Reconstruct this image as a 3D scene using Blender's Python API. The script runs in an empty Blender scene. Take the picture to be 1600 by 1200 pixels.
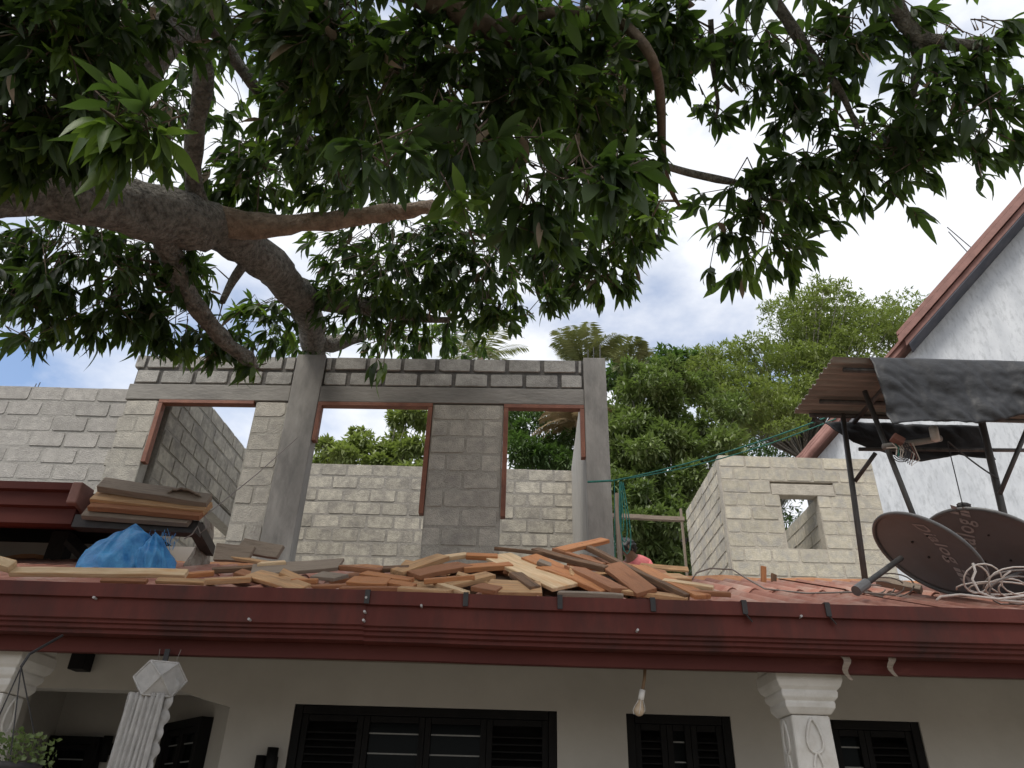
import bpy, math, random
import numpy as np
from mathutils import Vector, Matrix, noise as mnoise

random.seed(7)
rng = np.random.default_rng(11)
scene = bpy.context.scene
COL = scene.collection
rad = math.radians

# ------------------------------------------------------------------ camera
PITCH, ROLL, FPX = rad(30.8), rad(1.6), 1170.0
CAM = Vector((0, 0, 1.6))
F_ = Vector((0, math.cos(PITCH), math.sin(PITCH)))
R0 = Vector((1, 0, 0)); U0 = Vector((0, -math.sin(PITCH), math.cos(PITCH)))
R_ = math.cos(ROLL) * R0 + math.sin(ROLL) * U0
U_ = -math.sin(ROLL) * R0 + math.cos(ROLL) * U0
cd = bpy.data.cameras.new('camera'); cam = bpy.data.objects.new('camera', cd); COL.objects.link(cam)
cd.sensor_width = 36; cd.lens = FPX / 1600 * 36; cd.clip_start = 0.05; cd.clip_end = 3000
cam.matrix_world = Matrix(((R_.x, U_.x, -F_.x, CAM.x), (R_.y, U_.y, -F_.y, CAM.y), (R_.z, U_.z, -F_.z, CAM.z), (0, 0, 0, 1)))
scene.camera = cam

# ------------------------------------------------------------------ sky and sun
SUN_EL, SUN_AZ = rad(60), rad(212)      # azimuth measured from +Y towards +X
w = bpy.data.worlds.new('World'); scene.world = w; w.use_nodes = True
nt = w.node_tree; nt.nodes.clear()
wo = nt.nodes.new('ShaderNodeOutputWorld'); bg = nt.nodes.new('ShaderNodeBackground')
sky = nt.nodes.new('ShaderNodeTexSky'); sky.sky_type = 'NISHITA'; sky.sun_disc = False
sky.sun_elevation = SUN_EL; sky.sun_rotation = SUN_AZ
sky.air_density = 1.0; sky.dust_density = 2.5; sky.ozone_density = 1.5
tc = nt.nodes.new('ShaderNodeTexCoord')
mp = nt.nodes.new('ShaderNodeMapping'); mp.inputs['Scale'].default_value = (-1, 1, 1.9); mp.inputs['Location'].default_value = (4.4, 9.6, 3.3)
n1 = nt.nodes.new('ShaderNodeTexNoise'); n1.inputs['Scale'].default_value = 2.3; n1.inputs['Detail'].default_value = 9; n1.inputs['Roughness'].default_value = .55
r1 = nt.nodes.new('ShaderNodeValToRGB'); r1.color_ramp.elements[0].position = .34; r1.color_ramp.elements[1].position = .53
n2 = nt.nodes.new('ShaderNodeTexNoise'); n2.inputs['Scale'].default_value = 4.0; n2.inputs['Detail'].default_value = 6
r2 = nt.nodes.new('ShaderNodeValToRGB'); r2.color_ramp.elements[0].position = .3; r2.color_ramp.elements[1].position = .7
r2.color_ramp.elements[0].color = (4.2, 4.4, 4.75, 1); r2.color_ramp.elements[1].color = (5.0, 5.02, 5.15, 1)
mx = nt.nodes.new('ShaderNodeMixRGB')
for a, b in ((tc.outputs['Generated'], mp.inputs[0]), (mp.outputs[0], n1.inputs['Vector']), (mp.outputs[0], n2.inputs['Vector']), (n1.outputs['Fac'], r1.inputs[0]),
             (n2.outputs['Fac'], r2.inputs[0]), (r1.outputs[0], mx.inputs[0]), (sky.outputs[0], mx.inputs[1]), (r2.outputs[0], mx.inputs[2]),
             (mx.outputs[0], bg.inputs[0]), (bg.outputs[0], wo.inputs[0])):
    nt.links.new(a, b)
bg.inputs[1].default_value = 0.15
sd = bpy.data.lights.new('sun', 'SUN'); sun = bpy.data.objects.new('sun', sd); COL.objects.link(sun)
sd.energy = 2.0; sd.angle = rad(24); sd.color = (1, .95, .87)
sdir = Vector((math.sin(SUN_AZ) * math.cos(SUN_EL), math.cos(SUN_AZ) * math.cos(SUN_EL), math.sin(SUN_EL)))
sun.rotation_euler = sdir.to_track_quat('Z', 'Y').to_euler(); sun.location = sdir * 60
vs = scene.view_settings
vs.view_transform = 'Standard'; vs.look = 'None'; vs.gamma = 1; vs.use_curve_mapping = False; vs.exposure = 0.6
scene.render.engine = 'CYCLES'
scene.render.resolution_x = 1024; scene.render.resolution_y = 768

# ------------------------------------------------------------------ helpers
def ray(u, v): return (F_ * FPX + R_ * (u - 800) - U_ * (v - 600))
def P(u, v, Y):
    d = ray(u, v); return CAM + d * (Y / d.y)
def PD(u, v, D):
    d = ray(u, v).normalized(); return CAM + d * D
def proj(q):
    k = Vector(q) - CAM; z = k.dot(F_)
    return (800 + FPX * k.dot(R_) / z, 600 - FPX * k.dot(U_) / z, z) if z > .05 else (-9999, -9999, z)

MATS = {}
def mat(name, c1, c2=None, scale=8, rough=.8, bump=0., bscale=None, stops=(.35, .65), c3=None, s3=2., t3=(.55, .7), stretch=(1, 1, 1), objrand=0., trans=0., metal=0., spec=None, coord='Object', tcol=None, bdist=.01):
    if name in MATS: return MATS[name]
    m = bpy.data.materials.new(name); m.use_nodes = True; t = m.node_tree; N = t.nodes; L = t.links
    b = N['Principled BSDF']; b.inputs['Roughness'].default_value = rough; b.inputs['Metallic'].default_value = metal
    if spec is not None: b.inputs['Specular IOR Level'].default_value = spec
    co = N.new('ShaderNodeTexCoord'); mpp = N.new('ShaderNodeMapping'); mpp.inputs['Scale'].default_value = stretch
    if coord == 'World':
        ge = N.new('ShaderNodeNewGeometry'); L.new(ge.outputs['Position'], mpp.inputs[0])
    else: L.new(co.outputs[coord], mpp.inputs[0])
    col = None
    if c2 is None:
        rg = N.new('ShaderNodeRGB'); rg.outputs[0].default_value = (*c1, 1); col = rg.outputs[0]
    else:
        n = N.new('ShaderNodeTexNoise'); n.inputs['Scale'].default_value = scale; n.inputs['Detail'].default_value = 8; n.inputs['Roughness'].default_value = .65
        L.new(mpp.outputs[0], n.inputs['Vector'])
        r = N.new('ShaderNodeValToRGB'); e = r.color_ramp.elements
        e[0].position, e[1].position = stops; e[0].color = (*c1, 1); e[1].color = (*c2, 1)
        L.new(n.outputs['Fac'], r.inputs[0]); col = r.outputs[0]
    if c3 is not None:
        n = N.new('ShaderNodeTexNoise'); n.inputs['Scale'].default_value = s3; n.inputs['Detail'].default_value = 7; n.inputs['Roughness'].default_value = .7
        L.new(mpp.outputs[0], n.inputs['Vector'])
        r = N.new('ShaderNodeValToRGB'); r.color_ramp.elements[0].position, r.color_ramp.elements[1].position = t3
        L.new(n.outputs['Fac'], r.inputs[0])
        x = N.new('ShaderNodeMixRGB'); x.inputs[2].default_value = (*c3, 1); L.new(r.outputs[0], x.inputs[0]); L.new(col, x.inputs[1]); col = x.outputs[0]
    if objrand > 0:
        oi = N.new('ShaderNodeObjectInfo'); h = N.new('ShaderNodeHueSaturation'); mr = N.new('ShaderNodeMapRange')
        mr.inputs['To Min'].default_value = 1 - objrand; mr.inputs['To Max'].default_value = 1 + objrand
        L.new(oi.outputs['Random'], mr.inputs[0]); L.new(mr.outputs[0], h.inputs['Value']); L.new(col, h.inputs['Color']); col = h.outputs[0]
    L.new(col, b.inputs['Base Color'])
    if bump > 0:
        n = N.new('ShaderNodeTexNoise'); n.inputs['Scale'].default_value = bscale or scale * 3; n.inputs['Detail'].default_value = 8
        L.new(mpp.outputs[0], n.inputs['Vector'])
        bp = N.new('ShaderNodeBump'); bp.inputs['Strength'].default_value = bump; bp.inputs['Distance'].default_value = bdist
        L.new(n.outputs['Fac'], bp.inputs['Height']); L.new(bp.outputs[0], b.inputs['Normal'])
    if trans > 0:
        out = N['Material Output']; tr = N.new('ShaderNodeBsdfTranslucent'); ms = N.new('ShaderNodeMixShader'); ms.inputs[0].default_value = trans
        if tcol: tr.inputs[0].default_value = (*tcol, 1)
        else: L.new(col, tr.inputs[0])
        L.new(b.outputs[0], ms.inputs[1]); L.new(tr.outputs[0], ms.inputs[2]); L.new(ms.outputs[0], out.inputs[0])
    MATS[name] = m
    return m

class MB:
    def __init__(s): s.v = []; s.f = []
    def add(s, vs, fs):
        o = len(s.v); s.v += [tuple(x) for x in vs]; s.f += [tuple(i + o for i in q) for q in fs]; return s
    def box(s, x0, x1, y0, y1, z0, z1, M=None):
        vs = [Vector((x, y, z)) for x in (x0, x1) for y in (y0, y1) for z in (z0, z1)]
        if M is not None: vs = [M @ q for q in vs]
        return s.add(vs, [(0, 1, 3, 2), (4, 6, 7, 5), (0, 4, 5, 1), (2, 3, 7, 6), (0, 2, 6, 4), (1, 5, 7, 3)])
    def tube(s, pts, rs, n=8, cap=True):
        pts = [Vector(p) for p in pts]
        if not hasattr(rs, '__len__'): rs = [rs] * len(pts)
        o = len(s.v); up = Vector((.3, .2, 1)); rings = []
        for i, p in enumerate(pts):
            t = (pts[min(i + 1, len(pts) - 1)] - pts[max(i - 1, 0)])
            t = t.normalized() if t.length > 1e-9 else Vector((0, 0, 1))
            a = up - t * up.dot(t)
            if a.length < 1e-3: a = Vector((1, 0, 0)) - t * t.x
            a.normalize(); up = a; b = t.cross(a)
            for k in range(n):
                an = 2 * math.pi * k / n; s.v.append(tuple(p + (a * math.cos(an) + b * math.sin(an)) * rs[i]))
        for i in range(len(pts) - 1):
            for k in range(n):
                k2 = (k + 1) % n; s.f.append((o + i * n + k, o + i * n + k2, o + (i + 1) * n + k2, o + (i + 1) * n + k))
        if cap:
            s.f.append(tuple(o + k for k in reversed(range(n)))); e = o + (len(pts) - 1) * n; s.f.append(tuple(e + k for k in range(n)))
        return s
    def bar(s, a, b, wd, th, nrm=Vector((0, -.5, .85)), taper=1.):
        a, b = Vector(a), Vector(b); t = (b - a).normalized(); n = nrm - t * nrm.dot(t)
        if n.length < 1e-3: n = Vector((1, 0, 0)) - t * t.x
        n.normalize(); c = t.cross(n); vs = []
        for p, k in ((a, 1.), (b, taper)):
            for i, j in ((-1, -1), (1, -1), (1, 1), (-1, 1)): vs.append(p + c * (i * wd / 2 * k) + n * (j * th / 2))
        return s.add(vs, [(3, 2, 1, 0), (4, 5, 6, 7), (0, 1, 5, 4), (1, 2, 6, 5), (2, 3, 7, 6), (3, 0, 4, 7)])
    def loft(s, rings, cap=True, close=True):
        o = len(s.v); n = len(rings[0])
        for r in rings: s.v += [tuple(q) for q in r]
        for i in range(len(rings) - 1):
            for k in range(n if close else n - 1):
                k2 = (k + 1) % n; s.f.append((o + i * n + k, o + i * n + k2, o + (i + 1) * n + k2, o + (i + 1) * n + k))
        if cap:
            s.f.append(tuple(o + k for k in reversed(range(n)))); e = o + (len(rings) - 1) * n; s.f.append(tuple(e + k for k in range(n)))
        return s
    def mesh(s, name, m, smooth=False):
        me = bpy.data.meshes.new(name); me.from_pydata(s.v, [], s.f); me.update()
        if m: me.materials.append(m)
        if smooth: me.polygons.foreach_set('use_smooth', [True] * len(me.polygons))
        return me
    def build(s, name, m, parent=None, smooth=False, bevel=0.):
        o = bpy.data.objects.new(name, s.mesh(name, m, smooth)); COL.objects.link(o)
        if parent is not None: attach(o, parent)
        if bevel > 0:
            b = o.modifiers.new('bevel', 'BEVEL'); b.width = bevel; b.segments = 2; b.limit_method = 'ANGLE'
        return o

WM = {}
def wmat(o): return WM.get(o.name, Matrix.Identity(4))
def attach(o, parent):
    o.parent = parent; o.matrix_parent_inverse = wmat(parent).inverted()
def tag(o, label=None, cat=None, group=None, kind=None):
    if label: o['label'] = label
    if cat: o['category'] = cat
    if group: o['group'] = group
    if kind: o['kind'] = kind
    return o
def empty(name, loc, label=None, cat=None, group=None):
    o = bpy.data.objects.new(name, None); COL.objects.link(o); o.location = loc; o.empty_display_size = .2
    WM[o.name] = Matrix.Translation(Vector(loc)); tag(o, label, cat, group); return o
def inst(name, me, M, parent):
    o = bpy.data.objects.new(name, me); COL.objects.link(o)
    if parent is not None: attach(o, parent)
    o.matrix_basis = M; return o

# ------------------------------------------------------------------ materials
m_blockF = mat('block_grey', (.30, .29, .27), (.43, .415, .385), 14, .92, .9, 90, objrand=.13, c3=(.21, .2, .185), s3=3, t3=(.5, .68), coord='World')
m_mortF = mat('mortar_dark', (.075, .072, .07), (.15, .14, .13), 9, .95, .8, 60, coord='World')
m_blockB = mat('block_pale', (.34, .315, .265), (.50, .465, .39), 14, .92, .9, 90, objrand=.16, c3=(.27, .25, .22), s3=5, t3=(.46, .62), coord='World')
m_mortB = mat('mortar_grey', (.23, .215, .19), (.33, .31, .275), 10, .95, .8, 60, coord='World')
m_blockH = mat('block_cream', (.40, .365, .285), (.55, .505, .405), 14, .92, .9, 90, objrand=.14, c3=(.37, .35, .31), s3=6, t3=(.46, .62), coord='World')
m_mortH = mat('mortar_pale', (.34, .31, .26), (.46, .42, .35), 10, .95, .9, 50, coord='World')
m_blockL = mat('block_light_grey', (.32, .305, .285), (.44, .42, .39), 14, .92, .9, 90, objrand=.1, c3=(.36, .34, .32), s3=4, t3=(.5, .7), coord='World')
m_mortL = mat('mortar_light', (.29, .28, .26), (.37, .355, .33), 10, .95, .8, 60, coord='World')
m_blockP = mat('block_warm_grey', (.40, .375, .33), (.53, .50, .435), 14, .92, .9, 90, objrand=.10, c3=(.34, .32, .285), s3=5, t3=(.46, .64), coord='World')
m_mortP = mat('mortar_warm_grey', (.31, .295, .26), (.41, .39, .345), 10, .95, .8, 60, coord='World')
m_conc = mat('cast_concrete', (.23, .22, .205), (.35, .335, .31), 5, .9, .5, 30, c3=(.13, .125, .12), s3=3, t3=(.5, .75), stretch=(1, 1, .35), coord='World')
m_conc2 = mat('lintel_concrete', (.2, .19, .175), (.30, .285, .26), 6, .9, .5, 40, stretch=(.3, 1, 1), coord='World')
m_render = mat('rendered_concrete', (.30, .285, .26), (.42, .40, .36), 7, .9, .8, 16, stretch=(3, 3, .5), coord='World')
m_frame = mat('red_primed_wood', (.17, .06, .035), (.27, .105, .06), 6, .6, .3, 30)
m_maroon = mat('maroon_painted_metal', (.085, .019, .014), (.118, .029, .021), 3, .6, .12, 12, c3=(.05, .02, .016), s3=3.2, t3=(.44, .70), stretch=(1.4, 1, .45), coord='World', spec=.2)
m_maroon2 = mat('maroon_fascia_paint', (.065, .014, .010), (.095, .022, .015), 3, .65, .15, 10, spec=.2, c3=(.16, .05, .035), s3=2.2, t3=(.58, .75), stretch=(.35, 1, 1), coord='World')
m_strap = mat('black_strap', (.012, .011, .011), (.03, .024, .022), 20, .6)
m_roof = mat('red_roof_sheet', (.33, .125, .085), (.47, .22, .155), 4, .85, .5, 40, c3=(.50, .34, .27), s3=3.5, t3=(.47, .66), stretch=(1, .5, 1), coord='World')
m_fillet = mat('terracotta_fillet', (.42, .19, .09), (.55, .29, .16), 9, .9, .8, 30, coord='World')
m_wall = mat('cream_wall_paint', (.44, .415, .375), (.50, .475, .43), 2, .75, .15, 14, coord='World')
m_dark = mat('black_window_paint', (.006, .006, .006), (.011, .010, .010), 8, .6, spec=.15)
m_glass = mat('dark_glass', (.005, .006, .006), None, rough=.15, spec=.05)
m_curtain = mat('grey_curtain', (.025, .024, .022), (.06, .056, .05), 14, .9, stretch=(3, 1, .1))
m_whitebar = mat('white_bar', (.25, .25, .24), None, rough=.5)
m_colw = mat('white_column_paint', (.58, .55, .50), (.68, .65, .60), 5, .6, .3, 20, c3=(.48, .44, .38), s3=4, t3=(.55, .75))
m_ceil = mat('porch_ceiling', (.2, .17, .13), (.25, .21, .16), 3, .8)
m_paper = mat('white_lantern_paper', (.44, .42, .395), (.54, .515, .485), 20, .85, .4, 60, trans=.2)
m_tarpk = mat('black_tarp', (.010, .0105, .012), (.024, .025, .028), 6, .58, .35, 18, coord='World', bdist=.02)
m_metal = mat('dark_steel_pole', (.035, .036, .036), (.10, .095, .09), 14, .55, .3, 40, stretch=(1, 1, .3))
m_sheet = mat('weathered_roof_sheet', (.2, .185, .165), (.32, .30, .265), 5, .85, .4, 20, stretch=(.4, 1.5, 1), coord='World')
m_blue = mat('blue_woven_plastic', (.03, .20, .50), (.08, .36, .70), 12, .4, .5, 70, c3=(.03, .17, .46), s3=5, trans=.15)
m_bluepile = None
m_dish = mat('dark_dish_paint', (.14, .136, .138), (.175, .168, .17), 3, .5, .1, 40, c3=(.15, .118, .108), s3=2.2, t3=(.5, .75))
m_rim = mat('dish_rim', (.10, .10, .10), (.15, .145, .14), 9, .45)
m_letter = mat('faded_dish_print', (.34, .32, .315), (.48, .45, .44), 18, .7)
m_cable = mat('white_cable', (.55, .48, .42), (.66, .6, .54), 9, .55)
m_cableg = mat('grey_cable', (.2, .17, .15), None, rough=.6)
m_rope = mat('green_rope', (.01, .13, .11), (.03, .22, .18), 40, .7)
m_wire = mat('thin_wire', (.05, .05, .05), None, rough=.6)
m_white = mat('stained_white_wall', (.46, .48, .505), (.58, .60, .62), 3, .85, .5, 12, c3=(.33, .345, .36), s3=13, t3=(.50, .74), stretch=(1.3, 1.3, .4), coord='World')
m_barge = mat('red_brown_barge', (.17, .078, .062), (.25, .12, .098), 5, .7, .2, 20, coord='World')
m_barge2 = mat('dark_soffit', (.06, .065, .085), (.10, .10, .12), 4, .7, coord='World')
m_slab = mat('slab_concrete', (.3, .29, .27), (.4, .385, .36), 4, .9, .3, coord='World')
m_ground = mat('sandy_yard', (.13, .115, .09), (.19, .165, .13), 1.5, .95, .5, 20, coord='World')
m_bark = mat('mango_bark', (.125, .115, .098), (.42, .39, .34), 22, .9, 1., 45, c3=(.30, .275, .24), s3=11, t3=(.56, .66), stretch=(1, 1, 1), coord='World', bdist=.1)
m_bark2 = mat('smooth_brown_bark', (.09, .066, .046), (.19, .14, .10), 16, .9, .9, 40, coord='World')
m_bark3 = mat('lit_brown_bark', (.20, .15, .11), (.40, .31, .235), 18, .9, .9, 45, coord='World', bdist=.03)  # brown bark lightened, light on one limb put into the colour
m_leaf = mat('mango_leaf', (.018, .036, .014), (.048, .078, .026), 2.6, .55, 0, trans=.36, tcol=(.12, .22, .03), coord='World')
m_leaf_lit = mat('lit_mango_leaf', (.05, .095, .02), (.10, .155, .03), 2, .45, trans=.36, tcol=(.22, .36, .04), coord='World')  # yellow-green of light shining through leaves, put into the colour
m_leafd = mat('dry_leaf', (.2, .15, .1), (.34, .27, .19), 5, .8, trans=.2, coord='World')
m_bgA = mat('rosette_leaf', (.085, .125, .042), (.21, .255, .095), 1.1, .5, trans=.3, tcol=(.17, .26, .05), coord='World')
m_bgB = mat('feathery_leaf', (.125, .165, .055), (.26, .30, .105), .8, .6, trans=.35, tcol=(.22, .3, .05), coord='World')
m_bgC = mat('dark_bg_leaf', (.045, .085, .025), (.10, .15, .045), 1., .55, trans=.3, tcol=(.1, .2, .03), coord='World')
m_bgP = mat('palm_leaf', (.10, .13, .04), (.24, .24, .10), 1.5, .55, trans=.3, tcol=(.25, .28, .08), coord='World')
m_bgbr = mat('dry_palm_leaf', (.2, .14, .07), (.33, .25, .14), 2, .7, trans=.25, coord='World')
m_skin = mat('brown_skin', (.16, .085, .05), None, rough=.6)
m_hair = mat('black_hair', (.01, .009, .008), None, rough=.6)
m_shirt = mat('pink_shirt', (.52, .12, .13), (.6, .18, .18), 6, .85)
m_trou = mat('dark_trousers', (.03, .03, .04), None, rough=.85)
WOODS = {
 'orange': mat('fresh_orange_timber', (.30, .105, .038), (.58, .26, .10), 3, .75, .35, 25, stretch=(1.5, 22, 22), c3=(.16, .075, .035), s3=3, t3=(.52, .72)),
 'tan': mat('tan_timber', (.30, .17, .085), (.54, .34, .175), 3, .8, .35, 25, stretch=(1.5, 22, 22), c3=(.5, .25, .10), s3=2.5, t3=(.52, .7)),
 'light': mat('pale_sapwood_timber', (.46, .31, .17), (.68, .51, .32), 3, .8, .3, 25, stretch=(1, 12, 12), c3=(.55, .30, .13), s3=2.2, t3=(.55, .72)),
 'grey': mat('weathered_grey_timber', (.17, .13, .10), (.32, .26, .20), 3, .9, .45, 25, stretch=(1, 16, 16), c3=(.13, .1, .075), s3=3, t3=(.5, .7)),
 'dark': mat('dark_brown_timber', (.085, .05, .03), (.20, .115, .065), 3, .85, .45, 25, stretch=(1.5, 22, 22), c3=(.28, .14, .07), s3=3, t3=(.55, .7)),
 'brown': mat('red_brown_timber', (.22, .09, .04), (.38, .17, .08), 3, .8, .4, 25, stretch=(1.5, 22, 22), c3=(.16, .075, .04), s3=3, t3=(.52, .7)),
}

# ------------------------------------------------------------------ ground and house
g = MB().add([(-400, -400, 0), (400, -400, 0), (400, 900, 0), (-400, 900, 0)], [(0, 1, 2, 3)]).build('ground', m_ground)
tag(g, kind='structure')

house = empty('house', (0, 5.2, 0), 'single storey cream house with dark windows, maroon gutter and red sheet roof', 'house')
WY = 5.2
wb = MB()
def seg(x0, x1, z0, z1): wb.box(x0, x1, WY, WY + .16, z0, z1)
wins = [(-1.335, .348, .95, 2.266), (.79, 1.46, .95, 2.264), (2.06, 2.672, .95, 2.262)]
ALX0, ALX1, ALZ = -3.12, -1.746, 2.32
xs = [ALX1] + [c for q in wins for c in q[:2]] + [7.5]
for i in range(0, len(xs), 2): seg(xs[i], xs[i + 1], 0, 2.95)
for x0, x1, z0, z1 in wins: seg(x0, x1, 0, z0); seg(x0, x1, z1, 2.95)
seg(-7, ALX0, 0, 2.95); seg(ALX0, ALX1, ALZ, 2.95)
wb.add([(ALX1 - .33, WY, ALZ), (ALX1, WY, ALZ), (ALX1, WY, ALZ - .085), (ALX1 - .33, WY + .16, ALZ), (ALX1, WY + .16, ALZ), (ALX1, WY + .16, ALZ - .085)], [(0, 1, 2), (3, 5, 4), (0, 2, 5, 3)])
wb.box(-7, -6.84, WY + .16, 12, 0, 2.95); wb.box(7.34, 7.5, WY + .16, 12, 0, 2.95); wb.box(-7, 7.5, 12, 12.16, 0, 2.95)
hw = wb.build('wall', m_wall, house)
ab = MB(); ab.box(-3.4, -2.52, 6.3, 6.42, 0, 2.9); ab.box(-3.52, -3.4, 5.36, 6.42, 0, 2.9)
a, b = Vector((-1.76, 5.36, 0)), Vector((-2.62, 6.36, 0)); dd = (b - a).normalized(); nn = Vector((-dd.y, dd.x, 0)) * -.1
ab.loft([[a, b, b + nn, a + nn], [q + Vector((0, 0, 2.9)) for q in (a, b, b + nn, a + nn)]])
alc = ab.build('alcove_wall', m_wall, house)
MB().box(-3.6, -1.6, 5.37, 6.5, 2.9, 2.94).build('alcove_ceiling', m_ceil, house)
MB().box(-7, 7.5, 3.83, 5.19, 2.53, 2.56).build('porch_ceiling', m_ceil, house)
MB().box(-7, 7.5, 3.4, 5.19, .004, .14).build('porch_floor', m_slab, house)

def window(x0, x1, z0, z1, kinds, M=None, y=WY):
    """dark casement window: frame, louvred or glazed leaves"""
    I = Matrix.Identity(4) if M is None else M
    fr = MB(); t = .055
    for q in ((x0, x0 + t, z0, z1), (x1 - t, x1, z0, z1), (x0 + t, x1 - t, z1 - t, z1), (x0 + t, x1 - t, z0, z0 + t)):
        fr.box(q[0] + .001, q[1] - .001, y + .012, y + .11, q[2] + .001, q[3] - .001, I)
    wobj = fr.build('window', m_dark, house, bevel=.004)
    xa = x0 + t; tot = sum(k[1] for k in kinds); W = (x1 - x0 - 2 * t)
    for kind, wt in kinds:
        xb = xa + W * wt / tot; s = MB(); e = .04
        for q in ((xa, xa + e, z0 + t, z1 - t), (xb - e, xb, z0 + t, z1 - t), (xa + e, xb - e, z1 - t - e, z1 - t), (xa + e, xb - e, z0 + t, z0 + t + e), (xa + e, xb - e, z1 - .46, z1 - .41)):
            s.box(q[0] + .002, q[1] - .002, y + .03, y + .075, q[2] + .002, q[3] - .002, I)
        s.build('sash', m_dark, wobj)
        if kind == 'L':
            l = MB(); z = z0 + t + e + .02
            while z < z1 - t - e - .02:
                l.add([I @ Vector(q) for q in ((xa + e, y + .034, z - .012), (xb - e, y + .034, z - .012), (xb - e, y + .068, z + .016), (xa + e, y + .068, z + .016), (xa + e, y + .034, z - .004), (xb - e, y + .034, z - .004), (xb - e, y + .068, z + .024), (xa + e, y + .068, z + .024))],
                      [(0, 1, 2, 3), (7, 6, 5, 4), (0, 4, 5, 1), (3, 2, 6, 7)]); z += .042
            l.build('louvre_slats', m_dark, wobj)
        else:
            p = MB().box(xa + e - .005, xb - e + .005, y + .06, y + .066, z0 + t + e, z1 - t - e, I).build('pane', m_glass, wobj)
            for k in range(6):
                zz = z1 - t - e - .06 - k * .115
                MB().box(xa + e, xb - e, y + .048, y + .056, zz - .004, zz + .004, I).build('security_bar', m_whitebar, wobj)
            c = MB(); n = 24
            rr = [[I @ Vector((xa + (xb - xa) * i / n, y + .15 + .018 * math.sin(i * 1.7), zz)) for i in range(n + 1)] for zz in (z0 + .05, z1 - .05)]
            c.loft(rr, cap=False, close=False); c.build('curtain', m_curtain, wobj)
        xa = xb
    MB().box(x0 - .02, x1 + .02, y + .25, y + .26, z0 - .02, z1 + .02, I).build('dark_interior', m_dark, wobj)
    return wobj
window(*wins[0], [('L', 1), ('G', 1), ('G', 1), ('L', 1)])
window(*wins[1], [('L', 1), ('G', .75), ('L', 1)])
window(*wins[2], [('G', .8), ('L', 1.2)])
ang = math.atan2((a - b).y, (a - b).x)
Md = Matrix.Translation(b + Vector((0, 0, 0))) @ Matrix.Rotation(ang, 4, 'Z') @ Matrix.Translation((0, -.10, 0))
window(.28, .98, .9, 2.22, [('G', 1), ('G', 1)], Md, 0.)
window(-3.38, -3.0, .9, 2.13, [('G', 1)], None, 6.19)

# gutter, fascia
def prof_extr(prof, x0, x1, name, m, parent, close=True):
    n = int((x1 - x0) / .16); rings = []
    for i in range(n + 1):
        x = x0 + (x1 - x0) * i / n; dy = .004 * mnoise.noise((x * 1.1, 3, 0)) + .0015 * mnoise.noise((x * 5, 1, 0)); dz = .005 * mnoise.noise((x * .8, 8, 0)) + .0012 * mnoise.noise((x * 4, 5, 0))
        rings.append([Vector((x, y + dy + .0022 * mnoise.noise((x * 3, z * 30, 2)), z + dz)) for y, z in prof])
    return MB().loft(rings, close=close).build(name, m, parent)
gp = [(3.600, 2.568), (3.596, 2.503), (3.618, 2.500), (3.618, 2.410), (3.634, 2.404), (3.634, 2.392), (3.650, 2.388), (3.650, 2.372), (3.672, 2.366), (3.672, 2.350), (3.74, 2.346),
      (3.74, 2.55), (3.732, 2.55), (3.732, 2.356), (3.68, 2.372), (3.626, 2.418), (3.626, 2.506), (3.606, 2.512), (3.608, 2.568)]
gut = prof_extr(gp, -.672, 7.6, 'gutter', m_maroon, house)
gp2 = [(y - .004, z + .003) for y, z in gp]
prof_extr(gp2, -7.1, -.666, 'gutter', m_maroon, house)
prof_extr([(3.752, 2.53), (3.752, 2.283), (3.772, 2.279), (3.785, 2.283), (3.785, 2.53)], -7.1, 7.6, 'fascia_board', m_maroon2, house)
MB().box(-7.1, 7.6, 3.79, 3.82, 2.32, 2.52).build('rafter_plate', m_ceil, house)
for u, v in ((575, 922), (728, 930), (875, 934), (1020, 938), (1163, 943), (1293, 947)):
    p = P(u, v, 3.59); s = MB(); s.box(p.x - .012, p.x + .012, 3.588, 3.594, 2.508, 2.571); s.box(p.x - .012, p.x + .012, 3.594, 3.74, 2.571, 2.575)
    if u > 1100: s.bar((p.x, 3.592, 2.51), (p.x + .03, 3.600, 2.475), .018, .004)
    s.build('gutter_strap', m_strap, house)
for x, z in ((-.665, 2.535), (-.665, 2.47), (-.665, 2.43), (-.4, 2.505), (.62, 2.42), (1.4, 2.505), (-1.95, 2.5), (-1.2, 2.42)):
    MB().tube([(x, 3.585, z), (x, 3.62, z)], .006, 8).build('gutter_rivet', m_letter, house)
for u, v0, v1, dx in ((1316, 1022, 1062, .01), (1386, 1020, 1056, .05)):
    A, B = P(u, v0, 3.70), P(u + 14, v1, 3.70); s = MB(); n = 8; L1, L2 = [], []
    for i in range(n + 1):
        q = A.lerp(B, i / n); q.x += .012 * math.sin(i * .9); wd = .022 * (1 - .55 * i / n); q.y -= .012 * math.sin(i * .6)
        L1.append(q + Vector((-wd, 0, 0))); L2.append(q + Vector((wd, .006, 0)))
    s.loft([L1, L2], cap=False, close=False); o = s.build('peeling_paint_strip', WOODS['grey'], house); o.modifiers.new('s', 'SOLIDIFY').thickness = .003
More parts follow.
